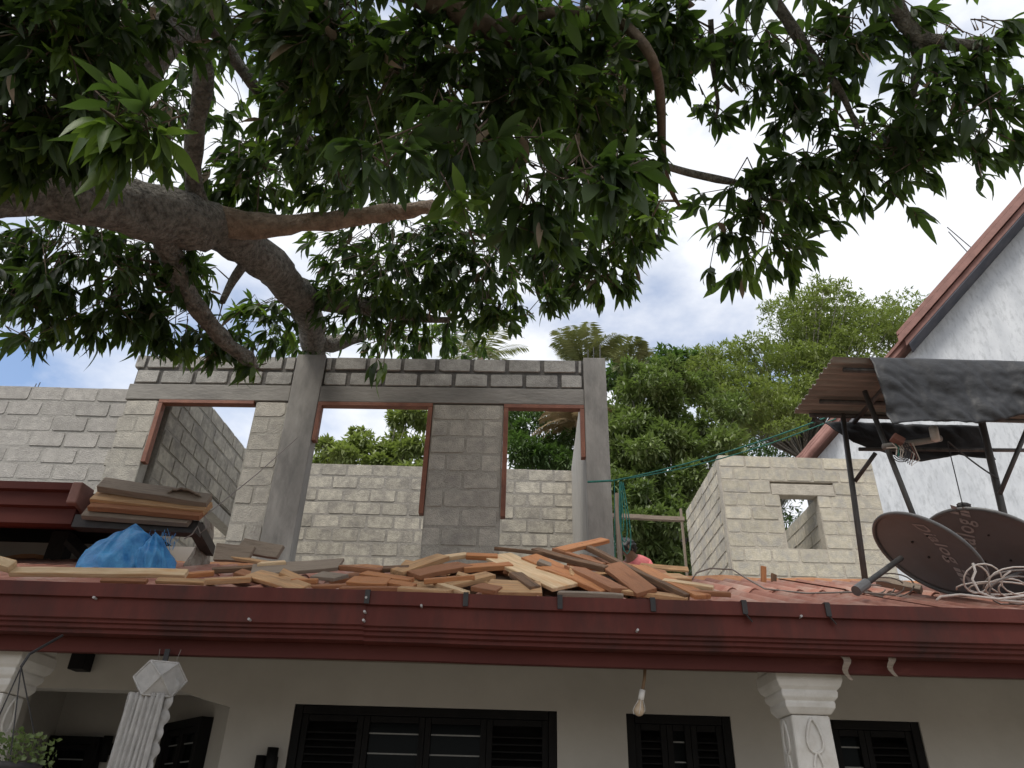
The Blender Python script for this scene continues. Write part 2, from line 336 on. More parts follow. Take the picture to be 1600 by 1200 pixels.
# roof sheets
RS = .352
def roofz(y): return 2.532 + (y - 3.62) * RS
def sheet_mesh(w, y0, y1, lift):
    n = int(w / .146 * 8); mb = MB(); rows = []
    for (y, z) in ((y0, roofz(y0)), (y1, roofz(y1))):
        rows.append([Vector((w * i / n, y, z + lift + .024 * math.cos(2 * math.pi * i / 8))) for i in range(n + 1)])
    for q in list(rows): rows.append([r + Vector((0, 0, -.007)) for r in q])
    mb.loft([rows[0], rows[1], rows[3], rows[2], rows[0]], cap=False, close=False)
    return mb.mesh('roof_sheet', m_roof, True)
s1, s2 = sheet_mesh(1.095, 3.63, 4.95, 0), sheet_mesh(1.095, 4.82, 6.1, .014)
for i in range(14):
    x = -7 + i * 1.022
    for me in (s1, s2): inst('roof_sheet', me, Matrix.Translation((x, random.uniform(-.015, .015), .004 * (i % 2))), house)
fb = MB(); N = 140; top = []
ra, rb, rc, rd = [], [], [], []
for i in range(N + 1):
    x = -7 + 14.4 * i / N; h = .04 + .03 * mnoise.noise((x * 3, 0, 0)); d = .05 * mnoise.noise((x * 2.2, 5, 0))
    ra.append((x, 5.93 + d, roofz(5.93) + .012)); rb.append((x, 5.97 + d, roofz(6.0) + h)); rc.append((x, 6.16, roofz(6.05) + h)); rd.append((x, 6.16, 3.0))
fb.loft([ra, rb, rc, rd], cap=False, close=False); fb.build('roof_top_fillet', m_fillet, house)

# porch columns
def column(cx, cy, label):
    root = empty('porch_column', (cx, cy, 0), label, 'column', 'porch columns under the maroon fascia')
    def sq(h, z): return [Vector((cx + i * h, cy + j * h, z)) for i, j in ((-1, -1), (1, -1), (1, 1), (-1, 1))]
    cap = MB().loft([sq(h, z) for h, z in ((.098, 2.115), (.106, 2.125), (.120, 2.145), (.122, 2.165), (.118, 2.172), (.134, 2.19), (.138, 2.212), (.133, 2.22), (.150, 2.236), (.160, 2.262), (.160, 2.31), (.15, 2.32), (.15, 2.61))])
    cap.build('capital', m_colw, root, bevel=.004)
    sh = MB().loft([sq(h, z) for h, z in ((.15, .14), (.15, .3), (.115, .33), (.106, 1.2), (.099, 1.75), (.094, 2.114))])
    sh.build('shaft', m_colw, root, bevel=.012)
    for (dx, dy) in ((0, -1), (-1, 0), (1, 0)):
        for zc, hh, ww in ((2.02, .075, .035), (1.90, .05, .02), (1.80, .07, .03), (1.66, .06, .028)):
            pts = []
            for k in range(17):
                t = 2 * math.pi * k / 16; r = math.sin(t); sx = ww * r * (1 - .45 * math.cos(t)); zz = zc + hh * math.cos(t); off = .099 + .002
                pts.append((cx + (sx if dx == 0 else dx * off), cy + (dy * off if dx == 0 else sx), zz))
            MB().tube(pts, .007, 6, cap=False).build('carved_relief', m_colw, root, True)
column(1.482, 3.99, 'white square porch column with stepped capital right of the hanging bulb')
column(-2.5, 3.99, 'white square porch column at the far left behind the hanging plant pot')

# upper floor slab
slab = MB().box(-7, 7.5, 6.17, 12.2, 2.955, 3.25).build('upper_floor_slab', m_slab); tag(slab, kind='structure')

# ------------------------------------------------------------------ block walls
def block_variants(m, L=.325, T=.12, H=.158):
    out = []
    for k in range(7):
        pts = []; c = .010
        for (x, z, dx, dz) in ((-1, -1, 1, 0), (1, -1, -1, 0), (1, -1, 0, 1), (1, 1, 0, -1), (1, 1, -1, 0), (-1, 1, 1, 0), (-1, 1, 0, -1), (-1, -1, 0, 1)):
            r = c * random.uniform(.4, 1.9) * (2.6 if random.random() < .14 else 1)
            pts.append((x * (.5 * L - .004 * random.random()) + dx * r, z * (.5 * H - .004 * random.random()) + dz * r))
        r0 = [Vector((x * .972, -.5 * T, z * .95)) for x, z in pts]; r1 = [Vector((x, -.5 * T + .009, z)) for x, z in pts]; r2 = [Vector((x, .5 * T, z)) for x, z in pts]
        out.append(MB().loft([r0, r1, r2]).mesh('block', m))
    return out
BV = {m.name: block_variants(m) for m in (m_blockF, m_blockB, m_blockH, m_blockL, m_blockP)}
def block_wall(parent, name, M, L, z0, z1, T, openings, bm, mm, H=.176, BL=.345, rec=.012, label=None, joint=.018, phase=0., tooth=0., proud=.004):
    """wall along local x (0..L), thickness centred on y=0, front is -y; openings (x0,x1,z0,z1)"""
    core = MB(); n = max(1, int(round((z1 - z0) / H))); h = (z1 - z0) / n; prev = None; runs = []
    for k in range(n):
        za, zb = z0 + k * h, z0 + (k + 1) * h; zm = (za + zb) / 2
        iv = [(0, L)]
        for ox0, ox1, oz0, oz1 in openings:
            if oz0 < zm < oz1:
                nv = []
                for p, q in iv:
                    if ox0 > p: nv.append((p, min(q, ox0)))
                    if ox1 < q: nv.append((max(p, ox1), q))
                iv = [(p, q) for p, q in nv if q - p > .02]
        if runs and runs[-1][2] == iv: runs[-1][1] = zb
        else: runs.append([za, zb, iv])
    for za, zb, iv in runs:
        for p, q in iv: core.box(p + .004, q - .004, -T / 2 + rec, T / 2 - rec * .6, za, zb - (.012 if zb == runs[-1][1] else 0), M)
    co = core.build(name, mm, parent)
    if label: co['label'] = label
    for k in range(n):
        za, zb = z0 + k * h, z0 + (k + 1) * h; zm = (za + zb) / 2
        iv = next(r[2] for r in runs if r[0] <= zm <= r[1])
        for p, q in iv:
            x = p - (BL * .5 if k % 2 else 0) - phase
            while x < q:
                a_, b_ = max(x, p), min(x + BL, q); x += BL
                if p == 0 and a_ == 0 and k % 2 and tooth: a_ -= tooth
                if b_ - a_ < .06: continue
                lw = b_ - a_ - joint; vm = random.choice(BV[bm.name])
                Mx = M @ Matrix.Translation(((a_ + b_) / 2 + random.uniform(-.004, .004), random.uniform(-proud, proud), zm + random.uniform(-.003, .003))) @ Matrix.Rotation(random.uniform(-.012, .012), 4, 'Y') @ Matrix.Diagonal((lw / .325, T / .12, (h - joint) / .158, 1))
                inst('block', vm, Mx, co)
    return co

upper = empty('unfinished_upper_storey', (0, 6.6, 3.25), 'roofless grey block room with three openings and red frames, above the timber pile', 'building')
YAW = -.03
MU = Matrix.Translation((0, 6.6, 0)) @ Matrix.Rotation(YAW, 4, 'Z')
Mf = MU @ Matrix.Translation((-3.94, .08, 0))
s_ = lambda x: x + 3.94
LZ = 5.30
ops = [(s_(-3.6), s_(-2.6), 3.0, LZ), (s_(-2.27), s_(-.793), 3.0, LZ), (s_(-.078), s_(.95), 3.0, LZ)]
for a_, b_ in ((0, s_(-3.6)), (s_(-2.6), s_(-2.27)), (s_(-.793), s_(-.078))):
    block_wall(upper, 'wall_pier', Mf @ Matrix.Translation((a_, 0, 0)), b_ - a_, 3.25, LZ - .004, .15, [], m_blockP, m_mortP, H=.178, rec=.004, tooth=.03 if a_ == 0 else 0, joint=.016)
for a_, b_ in ((0, s_(-2.27)), (s_(-1.965), s_(.735))):
    Mk = Mf @ Matrix.Translation((a_, 0, 0))
    block_wall(upper, 'parapet_wall', Mk, b_ - a_, LZ + .185, 5.855, .15, [], m_blockF, m_mortF, H=.185, BL=.365, rec=.02, joint=.036, phase=.1, tooth=.05 if a_ == 0 else 0)
lb = MB()
lb.box(-.02, s_(-2.272), -.082, .075, LZ, LZ + .182, Mf); lb.box(s_(-1.963), s_(.733), -.082, .075, LZ, LZ + .182, Mf)
lb.build('lintel_beam', m_conc2, upper, bevel=.006)
MB().box(s_(-2.27), s_(-1.967), -.088, .08, 3.25, 5.862, Mf).build('tie_column', m_conc, upper, bevel=.008)
MB().box(s_(.736), s_(.965), -.092, .14, 3.25, 5.86, Mf).build('corner_column', m_conc, upper, bevel=.008)
for dx in (.03, .09, .16): # starter bars
    MB().tube([Mf @ Vector((s_(.76) + dx, .02 * (dx > .1), 5.8)), Mf @ Vector((s_(.76) + dx + .01, .02, 6.02 + dx * .5))], .006, 6).build('reinforcing_bar', m_metal, upper)
# frames (red primed timber)
def fr(x0, x1, z0, z1): MB().box(s_(x0), s_(x1), -.086, -.01, z0, z1, Mf).build('frame_member', m_frame, upper, bevel=.003)
fr(-3.6, -2.62, LZ - .04, LZ - .003); fr(-3.6, -3.555, 4.60, LZ - .042)
fr(-1.963, -.795, LZ - .045, LZ - .003); fr(-1.963, -1.92, 4.86, LZ - .047); fr(-.84, -.796, 4.12, LZ - .047)
fr(-.075, .733, LZ - .045, LZ - .003); fr(-.075, -.03, 4.10, LZ - .047); fr(.69, .733, 4.72, LZ - .047)
# side and back walls
Mr = MU @ Matrix.Translation((.85, .22, 0))
MB().box(-.10, .10, 0, 2.42, 3.25, 5.80, Mr).build('rendered_side_wall', m_render, upper, bevel=.006)
Ml = MU @ Matrix.Translation((-3.62, .17, 0)) @ Matrix.Rotation(rad(88.5), 4, 'Z')
block_wall(upper, 'side_wall', Ml, 2.5, 3.25, 5.78, .15, [(1.35, 2.6, 0, 4.84)], m_blockB, m_mortB, rec=.007, proud=.005)
MB().box(1.352, 2.5, -.085, .08, 4.70, 4.836, Ml).build('side_beam', m_render, upper, bevel=.006)
Mb = Matrix.Translation((-5.0, 9.28, 0))
block_wall(upper, 'back_wall', Mb, 5.86, 3.25, 5.775, .15, [(0, 1.28, 4.85, 9)], m_blockB, m_mortB, H=.1745, rec=.004, joint=.02)

lw = empty('neighbouring_block_wall', (-5.5, 7.1, 3.25), 'pale grey unfinished block wall left of the roofless room, above the stacked boards', 'wall')
block_wall(lw, 'wall_core', Matrix.Translation((-6.6, 7.1, 0)), 2.55, 3.25, 5.6, .15, [], m_blockL, m_mortL, H=.181, BL=.36, rec=.005, joint=.018)
for u, v in ((58, 600), (52, 602)):
    p = P(u, v + 6, 7.1); MB().tube([p - Vector((0, 0, .05)), p + Vector((.01, 0, .07))], .005, 5).build('reinforcing_bar', m_metal, lw)

hut = empty('block_hut', (3.75, 10, 3.25), 'small roofless cream block hut with one window hole, right of the green shrub', 'building')
hx0, hx1, hy0, hy1, hz = 2.76, 4.80, 9.0, 11.0, 5.965
block_wall(hut, 'front_wall', Matrix.Translation((hx0, hy0 + .075, 0)), hx1 - hx0, 3.25, hz, .15, [(3.50 - hx0, 3.98 - hx0, 4.66, 5.43), (3.40 - hx0, 4.22 - hx0, 5.43, 5.57)], m_blockH, m_mortH, H=.181, rec=.006, joint=.02)
MB().box(3.402, 4.218, hy0 - .006, hy0 + .15, 5.41, 5.566).build('lintel', m_mortH, hut, bevel=.008)
ML = Matrix.Translation((hx0 + .075, hy1, 0)) @ Matrix.Rotation(rad(-90), 4, 'Z')
block_wall(hut, 'side_wall', ML, hy1 - hy0 - .15, 3.25, hz - .02, .15, [], m_blockH, m_mortH, H=.181, rec=.008, joint=.024)
MR = Matrix.Translation((hx1 - .075, hy0 + .15, 0)) @ Matrix.Rotation(rad(90), 4, 'Z')
block_wall(hut, 'side_wall', MR, hy1 - hy0 - .15, 3.25, 5.0, .15, [], m_blockH, m_mortH, H=.181, rec=.008)
MP = Matrix.Translation((4.07, hy1, 0)) @ Matrix.Rotation(rad(-90), 4, 'Z')
block_wall(hut, 'partition_wall', MP, hy1 - hy0 - .16, 3.25, 5.42, .15, [], m_blockH, m_mortH, H=.181, rec=.008)
MB().box(3.3, 3.46, 9.7, 9.86, 3.25, 5.02).build('inner_post', m_conc, hut)

# ------------------------------------------------------------------ white neighbouring house
wh = empty('white_gabled_house', (7.5, 12, 0), 'tall white house with weather stained gable wall and red brown roof edge', 'house')
O = P(1262, 705, 13.0); yw = rad(-35); MW = Matrix.Translation((O.x, O.y, 0)) @ Matrix.Rotation(yw, 4, 'Z')
pit = math.tan(rad(40.2)); ez = O.z; HW = 5.6
def rk(x): return ez + x * pit
wl = MB(); x0w = .02
pl_ = [(x0w, 0), (2 * HW, 0), (2 * HW, ez - .25), (HW, rk(HW) - .25), (x0w, ez - .25)]
wl.loft([[MW @ Vector((x, .06, z)) for x, z in pl_], [MW @ Vector((x, .3, z)) for x, z in pl_]])
wl.box(x0w, x0w + .2, .3, 7, 0, ez - .3, MW)
wl.build('gable_wall', m_white, wh)
def rake(x0, x1, d0, d1, y0, y1, name, m):
    q = [(x0, rk(x0) - d0), (x1, rk(x1) - d0), (x1, rk(x1) - d1), (x0, rk(x0) - d1)]
    MB().loft([[MW @ Vector((x, y0, z)) for x, z in q], [MW @ Vector((x, y1, z)) for x, z in q]]).build(name, m, wh)
XB = 2.15
rake(-.25, HW, -.02, .05, -.16, .4, 'roof_edge', m_barge)
rake(-.2, HW, .053, .17, -.12, .05, 'barge_board', m_barge)
rake(XB - .1, HW, -.10, -.023, -.34, .4, 'roof_edge', m_barge)
rake(XB - .1, HW, .012, .16, -.36, -.335, 'barge_board', m_barge)
rake(XB - .06, HW, -.02, .008, -.36, -.18, 'barge_board', m_barge)
rake(XB, HW, .163, .30, -.30, -.27, 'barge_board', m_barge)
rake(XB + .05, HW, .30, .33, -.29, .05, 'soffit', m_barge2)
rk0 = [(-.25, rk(-.25)), (HW, rk(HW)), (2 * HW + .3, rk(-.3)), (2 * HW + .3, rk(-.3) - .12), (HW, rk(HW) - .12), (-.25, rk(-.25) - .06)]
MB().loft([[MW @ Vector((x, .41, z)) for x, z in rk0], [MW @ Vector((x, 7, z)) for x, z in rk0]]).build('roof', m_barge, wh)
# moulded eave end
for k, (dz, th) in enumerate(((0, .05), (-.075, .055), (-.155, .06))):
    pts = [MW @ Vector((x, -.14 - .02 * k, rk(x) + dz - dd_)) for x, dd_ in ((.55, .03), (.1, .03), (-.05, .06), (-.2, .02), (-.42 + .06 * k, .0))]
    MB().tube(pts, th, 8).build('eave_moulding', m_barge, wh, True)
an = empty('roof_antenna_rods', P(1530, 405, 11.0), 'two thin metal rods sticking out above the red brown roof edge', 'antenna')
for (a_, b_) in (((1480, 355), (1535, 402)), ((1482, 362), (1521, 404))):
    A, B = P(*a_, 10.9), P(*b_, 10.9)
    MB().tube([A, B + (B - A) * .1], .009, 6).build('rod', m_metal, an)

# ------------------------------------------------------------------ left inner roof edge, boards, sack
iv = empty('inner_veranda', (-3.8, 5.4, 3.1), 'dark maroon inner roof edge over a shaded cream wall behind the blue sack', 'veranda')
MB().loft([[Vector((x, y, z)) for y, z in ((4.99, 3.655), (4.99, 3.60), (5.02, 3.59), (5.02, 3.49), (5.05, 3.48), (5.05, 3.37), (5.10, 3.36), (5.14, 3.66))] for x in (-6.5, -3.06)]).build('gutter', m_maroon2, iv)
MB().loft([[Vector((x, y, z)) for y, z in ((4.985, 3.66), (4.98, 3.50), (5.16, 3.46), (5.16, 3.67))] for x in (-3.11, -3.035)]).build('gutter_end_cap', m_barge, iv, bevel=.01)
MB().box(-6.5, -2.9, 5.15, 6.4, 3.60, 3.64).build('roof_deck', m_dark, iv)
MB().box(-6.5, -2.9, 5.16, 5.26, 3.40, 3.595).build('roof_beam', m_maroon2, iv)
MB().box(-6.5, -2.55, 6.2, 6.3, 3.25, 3.6).build('wall', m_wall, iv)
MB().bar(P(120, 817, 5.06), P(312, 827, 5.06), .09, .10, Vector((0, -1, 0))).build('bearer', m_strap, iv)
MB().bar(P(306, 824, 5.1), P(306, 824, 5.1) + Vector((-.12, .62, .03)), .08, .08, Vector((0, 0, 1))).build('bearer', m_strap, iv)
q = P(88, 860, 5.9)
MB().box(q.x - .07, q.x + .07, 5.88, 6.0, 3.2, 3.6).build('post', m_strap, iv)
MB().bar(P(110, 845, 5.75), P(150, 885, 5.75), .1, .05).build('brace', m_strap, iv)
# broken wall stub
st = MB(); rings = []; SX = P(308, 850, 5.6).x
for k in range(9):
    z = 3.05 + .075 * k; x1 = SX + .06 + .05 * mnoise.noise((k * 1.3, 0, 0)) - .004 * k; x0 = SX - .09 + .06 * mnoise.noise((k * 1.9, 3, 0)) + .012 * k
    rings.append([(x0, 5.62, z), ((x0 + x1) / 2, 5.58 + .05 * mnoise.noise((k * 2., 7, 0)), z), (x1, 5.6, z), (x1, 5.8, z), (x0, 5.8, z)])
stub = st.loft(rings).build('broken_wall_stub', mat('broken_plaster', (.22, .2, .17), (.42, .39, .34), 7, .95, 1., 25, c3=(.16, .12, .08), s3=6, t3=(.5, .65), bdist=.03)); tag(stub, 'ragged broken plaster wall stub right of the blue sack', 'wall')
dbl = MB(); 
def board(name, A, B, wd, th, m, label, nrm=Vector((0, -.5, .85)), cat='board', group=None, taper=1., rough=True):
    """one sawn board as its own mesh in a local frame along its length"""
    A, B = Vector(A), Vector(B); t = (B - A); L = t.length; t.normalize(); n = nrm - t * nrm.dot(t); n.normalize(); c = n.cross(t)
    M = Matrix(((t.x, c.x, n.x, A.x), (t.y, c.y, n.y, A.y), (t.z, c.z, n.z, A.z), (0, 0, 0, 1)))
    mb = MB(); rings = []; K = 5
    s0, s1 = random.uniform(-.25, .25) * wd, random.uniform(-.25, .25) * wd; ph = random.uniform(0, 50)
    for i in range(K + 1):
        x = L * i / K; k = 1 + (taper - 1) * i / K
        e = .06 * wd * mnoise.noise((x * 6 + ph, 1, 0)); e2 = .06 * wd * mnoise.noise((x * 6 + ph, 9, 0)); bow = .010 * mnoise.noise((x * 2.5 + ph, 4, 0))
        sk = s0 if i == 0 else (s1 if i == K else 0)
        rings.append([Vector((x - sk / 2, -wd / 2 * k + e, -th / 2 + bow)), Vector((x + sk / 2, wd / 2 * k + e2, -th / 2 + bow)), Vector((x + sk / 2, wd / 2 * k + e2, th / 2 + bow)), Vector((x - sk / 2, -wd / 2 * k + e, th / 2 + bow))])
    mb.loft(rings); o = mb.build(name, m, bevel=min(.004, th * .15)); o.matrix_world = M; tag(o, label, cat, group); return o
GB = 'boards stacked on the inner roof edge'
board('stacked_board', P(158, 757, 5.0), P(327, 783, 5.0), .13, .05, WOODS['grey'], 'greyish top board of the stack above the blue sack', Vector((0, -.75, .6)), group=GB)
board('stacked_board', P(147, 777, 5.0), P(325, 795, 5.0), .12, .045, WOODS['tan'], 'tan second board from the top of the stack above the blue sack', Vector((0, -.75, .6)), group=GB)
board('stacked_board', P(144, 788, 4.98), P(318, 804, 4.98), .11, .04, WOODS['brown'], 'red brown third board down in the stack above the blue sack', Vector((0, -.75, .6)), group=GB)
board('stacked_board', P(134, 800, 5.0), P(300, 812, 5.0), .12, .04, WOODS['grey'], 'dull grey bottom board of the stack above the blue sack', Vector((0, -.85, .5)), group=GB)
rag = MB(); 
ro = []
for j in range(6):
    ro.append([P(262 + 52 * i / 14, 768 + 6 * i / 14 - 9 * math.sin(math.pi * i / 14) * (1 - j / 5) + 4 * mnoise.noise((i * .8, j * .9, 0)), 4.95 + .05 * j) for i in range(15)])
rg = rag.loft(ro, cap=False, close=False).build('rag', WOODS['grey'], smooth=True); rg.modifiers.new('s', 'SOLIDIFY').thickness = .012; tag(rg, 'crumpled grey rag on top of the stacked boards', 'rag')

def crumple(c, r, seed, peak=None, sub=5, amp=.38):
    import bmesh
    bm = bmesh.new(); bmesh.ops.create_icosphere(bm, subdivisions=sub, radius=1)
    mb = MB()
    for v in bm.verts:
        d = v.co.normalized(); q = d * 1.5 + Vector((seed, seed * 2, 0))
        k = 1 + amp * (1 - 2.4 * abs(mnoise.noise(q * .9))) * .8 + .30 * (1 - 2.4 * abs(mnoise.noise(q * 1.9))) + .09 * (1 - 2.4 * abs(mnoise.noise(q * 4.6)))
        k *= .8
        if peak is not None: k *= 1 + 1.0 * max(0, d.dot(peak)) ** 7
        p = Vector((d.x * r[0], d.y * r[1], max(d.z * r[2] * k, -r[2] * .55) if d.z < 0 else d.z * r[2] * k)); p.x *= k; p.y *= k
        mb.v.append(tuple(Vector(c) + p))
    bm.verts.index_update()
    mb.f = [tuple(v.index for v in f.verts) for f in bm.faces]; bm.free(); return mb
sack = empty('blue_sack', P(200, 888, 4.8), 'crumpled bright blue woven plastic sack on the roof under the stacked boards', 'sack')
def cloth_heap(pk, c, rx, ry, zb, seed, folds, name):
    n, k = 150, 34; rows = []
    for j in range(k + 1):
        t = j / k; row = []
        for i in range(n):
            th = 2 * math.pi * i / n; d = Vector((math.cos(th), math.sin(th), 0))
            f1 = 1 - 2 * abs(mnoise.noise((math.cos(th) * folds * .35 + seed, math.sin(th) * folds * .35, t * .9 + seed)))
            f2 = 1 - 2 * abs(mnoise.noise((math.cos(th) * folds + seed, math.sin(th) * folds, t * 1.8 - seed)))
            base = Vector((c.x + d.x * rx * (1 + .22 * f1 + .07 * f2), c.y + d.y * ry * (1 + .22 * f1 + .07 * f2), zb))
            p = pk.lerp(base, t ** .85); bul = math.sin(math.pi * min(1, t * 1.05)) * (.30 + .22 * f1)
            p += Vector((d.x * rx, d.y * ry, .35 * (pk.z - zb))) * bul * .55
            p += d * .022 * f2 * math.sin(math.pi * t) + Vector((0, 0, .03 * mnoise.noise((p.x * 9, p.y * 9, seed + t * 5))))
            row.append(p)
        rows.append(row)
    return MB().loft(rows, cap=False).build(name, m_blue, sack, True)
pk = P(212, 818, 4.85); bc = P(192, 880, 4.85); cloth_heap(pk, bc, .25, .18, roofz(4.9) - .05, 3.3, 2.6, 'sack_body')
pk = P(243, 832, 4.78); bc = P(248, 880, 4.78); cloth_heap(pk, bc, .095, .12, roofz(4.8) - .05, 9.1, 2.2, 'sack_mouth')
fz = MB()
for i in range(60):
    p = P(232 + random.uniform(0, 40), 838 + random.uniform(0, 22), 4.74); d = Vector((random.uniform(-.3, .6), -.2, random.uniform(.2, 1))).normalized() * random.uniform(.02, .06)
    fz.bar(p, p + d, .004, .001)
fz.build('frayed_threads', m_blue, sack)

# ------------------------------------------------------------------ timber offcuts on the roof edge
GP = 'timber offcuts heaped on the roof edge'
Z8 = 840 / 1600
def yv(v): return 3.72 + max(0, (932 - v)) / 88 * .95
PL = [ # x1,y1,x2,y2 (strip coordinates), width px, tone, label
 (108, 82, 215, 88, 62, 'grey', 'upright weathered board standing leftmost in the heap'),
 (182, 62, 302, 82, 56, 'grey', 'upright brown board with clipped top corner beside the leftmost standing board'),
 (160, 95, 300, 122, 14, 'tan', 'narrow tan strip under the two upright boards'),
 (238, 118, 316, 114, 28, 'light', 'small pale block lying right of the two upright boards'),
 (215, 138, 482, 118, 42, 'grey', 'long wide grey board lying flat right of the upright boards'),
 (0, 152, 104, 144, 20, 'orange', 'short orange slat at the left end of the heap above the gutter'),
 (74, 168, 216, 162, 30, 'tan', 'flat tan board with sawn end below the upright boards'),
 (98, 136, 232, 128, 22, 'dark', 'dark board tucked beneath the upright boards'),
 (218, 146, 370, 192, 26, 'tan', 'tan board slanting down towards the gutter below the wide grey board'),
 (370, 184, 500, 184, 13, 'brown', 'thin red brown slat along the gutter below the wide grey board'),
 (335, 170, 412, 168, 16, 'orange', 'stubby orange slat below the right end of the wide grey board'),
 (408, 150, 482, 158, 30, 'grey', 'short grey offcut with pointed end right of the wide grey board'),
 (480, 128, 604, 142, 18, 'brown', 'narrow brown slat at the low middle top of the heap'),
 (508, 168, 622, 172, 34, 'orange', 'bright orange square cut block at the middle front of the heap'),
 (548, 146, 690, 168, 22, 'orange', 'orange slat sloping right behind the square orange block'),
 (606, 132, 684, 128, 16, 'dark', 'small dark slat on the crest left of the main heap'),
 (646, 144, 786, 96, 28, 'tan', 'tan board rising to the right at the left shoulder of the main heap'),
 (776, 100, 858, 92, 24, 'light', 'pale short board on the crest beside the rising tan board'),
 (854, 92, 948, 96, 22, 'orange', 'orange board lying level on the crest of the main heap'),
 (696, 152, 852, 122, 32, 'brown', 'red brown board rising right under the pale crest board'),
 (728, 170, 874, 156, 34, 'orange', 'wide orange board in the middle of the main heap'),
 (796, 182, 926, 150, 26, 'tan', 'tan board pointing up right in the middle of the main heap'),
 (848, 130, 988, 122, 32, 'orange', 'orange board with pale edge below the level crest board'),
 (654, 192, 804, 200, 24, 'tan', 'flat tan board lying on the gutter lip left of the gutter strap'),
 (764, 178, 856, 206, 18, 'light', 'pale slat slanting over the gutter lip below the main heap'),
 (884, 184, 952, 194, 28, 'brown', 'short brown stub left of the broad front offcut'),
 (914, 184, 1078, 188, 44, 'tan', 'broad tan offcut with sawn orange end at the front of the heap'),
 (944, 92, 1154, 186, 42, 'light', 'long pale sapwood board slanting down across the heap'),
 (942, 70, 1092, 88, 18, 'dark', 'dark splintered slat at the top left of the tall part of the heap'),
 (1042, 98, 1278, 196, 32, 'orange', 'long orange board slanting down beside the pale sapwood board'),
 (1058, 76, 1272, 132, 22, 'dark', 'dark brown board crossing the top of the tall part of the heap'),
 (1132, 78, 1268, 46, 30, 'orange', 'bright orange board on the very top of the heap'),
 (1116, 76, 1264, 124, 20, 'brown', 'brown slat just under the topmost orange board'),
 (1176, 130, 1312, 196, 32, 'brown', 'red brown board slanting down right of the long orange board'),
 (1204, 62, 1512, 216, 17, 'dark', 'long thin dark slat running down the right side of the heap'),
 (1284, 122, 1392, 200, 30, 'brown', 'broad red brown board facing out near the right end of the heap'),
 (1366, 124, 1560, 216, 26, 'orange', 'orange board leaning down at the far right slope of the heap'),
 (1278, 192, 1516, 222, 24, 'tan', 'long tan board lying on the gutter lip at the right front'),
 (1128, 204, 1322, 212, 20, 'grey', 'grey slat lying along the gutter lip below the long orange board'),
 (480, 192, 662, 192, 11, 'brown', 'thin brown slat along the gutter left of the gutter strap'),
 (1440, 168, 1590, 190, 16, 'light', 'pale slat pointing right past the right end of the heap'),
 (1500, 200, 1640, 208, 14, 'brown', 'loose brown slat on the bare roof right of the heap'),
 (1080, 130, 1230, 178, 30, 'orange', 'orange board half hidden under the dark crossing board'),
 (1000, 150, 1060, 190, 24, 'dark', 'dark stub in the gap beside the pale sapwood board'),
 (620, 172, 700, 186, 20, 'orange', 'small orange wedge right of the square orange block'),
]
for k, (x1, y1, x2, y2, wpx, tone, lab) in enumerate(PL):
    u1, v1, u2, v2 = 280 + x1 * Z8, 820 + y1 * Z8, 280 + x2 * Z8, 820 + y2 * Z8
    off = .015 * ((k * 7) % 5 - 2)
    A, B = P(u1, v1, yv(v1) + off), P(u2, v2, yv(v2) + off)
    upright = k in (0, 1)
    nr = Vector((.05, -.97, .2)) if upright else Vector((random.uniform(-.22, .22), -.52 + random.uniform(-.2, .2), .85))
    th = random.uniform(.02, .032); ap = wpx * Z8 / 285
    wd = ap if upright else min(.2, max(.045, (ap * 1.15 - .9 * th) / .34))
    board('timber_offcut', A, B, max(wd, .02), th, WOODS[tone], lab, nr, 'timber', GP, random.uniform(.85, 1.05))
board('timber_plank', P(18, 893, 3.70), P(292, 897, 3.72), .05, .028, WOODS['light'], 'long pale plank lying along the gutter below the blue sack', Vector((0, -.8, .6)), 'timber', GP)
board('timber_offcut', P(-30, 872, 3.66), P(20, 886, 3.68), .06, .04, WOODS['light'], 'pale block end at the left picture edge above the gutter', Vector((0, -.8, .6)), 'timber', GP)
board('timber_offcut', P(158, 907, 3.67), P(230, 909, 3.67), .025, .02, WOODS['brown'], 'short brown slat on the gutter lip below the blue sack', Vector((0, -.8, .6)), 'timber', GP)
board('timber_offcut', P(245, 907, 3.67), P(320, 910, 3.67), .03, .02, WOODS['tan'], 'short tan slat on the gutter lip left of the heap', Vector((0, -.8, .6)), 'timber', GP)
# inner layer that fills the heap
FILL = []
for k in range(34):
    u = random.choice((random.uniform(330, 1050), random.uniform(650, 1050), random.uniform(700, 1040))); top = np.interp(u, [330, 480, 620, 690, 800, 960, 1050], [898, 900, 895, 880, 875, 872, 905])
    v = random.uniform(top, 922); Y = yv(v) + .2; A = P(u, v + 3, Y); a_ = random.choice((random.gauss(0, .35), random.gauss(.5, .3))); L = random.uniform(.25, .6)
    d = Vector((math.cos(a_) , random.uniform(-.3, .3), -.25 * math.sin(a_) - .05)).normalized()
    tone = random.choice(('orange', 'tan', 'brown', 'dark', 'brown', 'grey'))
    FILL.append((proj(A)[0], tone, board('timber_offcut', A - d * L / 2, A + d * L / 2, random.uniform(.07, .14), random.uniform(.02, .032), WOODS[tone], None, Vector((random.uniform(-.3, .3), -.5, .8)), 'timber', GP)))
ORD = ['leftmost', 'second from left', 'third from left', 'fourth from left', 'fifth from left', 'sixth from left', 'seventh from left', 'eighth from left', 'ninth from left', 'tenth from left', 'eleventh from left', 'twelfth from left', 'thirteenth from left', 'fourteenth from left', 'fifteenth from left', 'sixteenth from left']
WN = dict(orange='fresh orange', tan='tan', brown='red brown', dark='dark brown', grey='weathered grey')
for tone in WN:
    for i, (u, t, o) in enumerate(sorted((f for f in FILL if f[1] == tone), key=lambda f: f[0])):
        o['label'] = '%s offcut half buried inside the heap, %s of that colour' % (WN[tone], ORD[i])
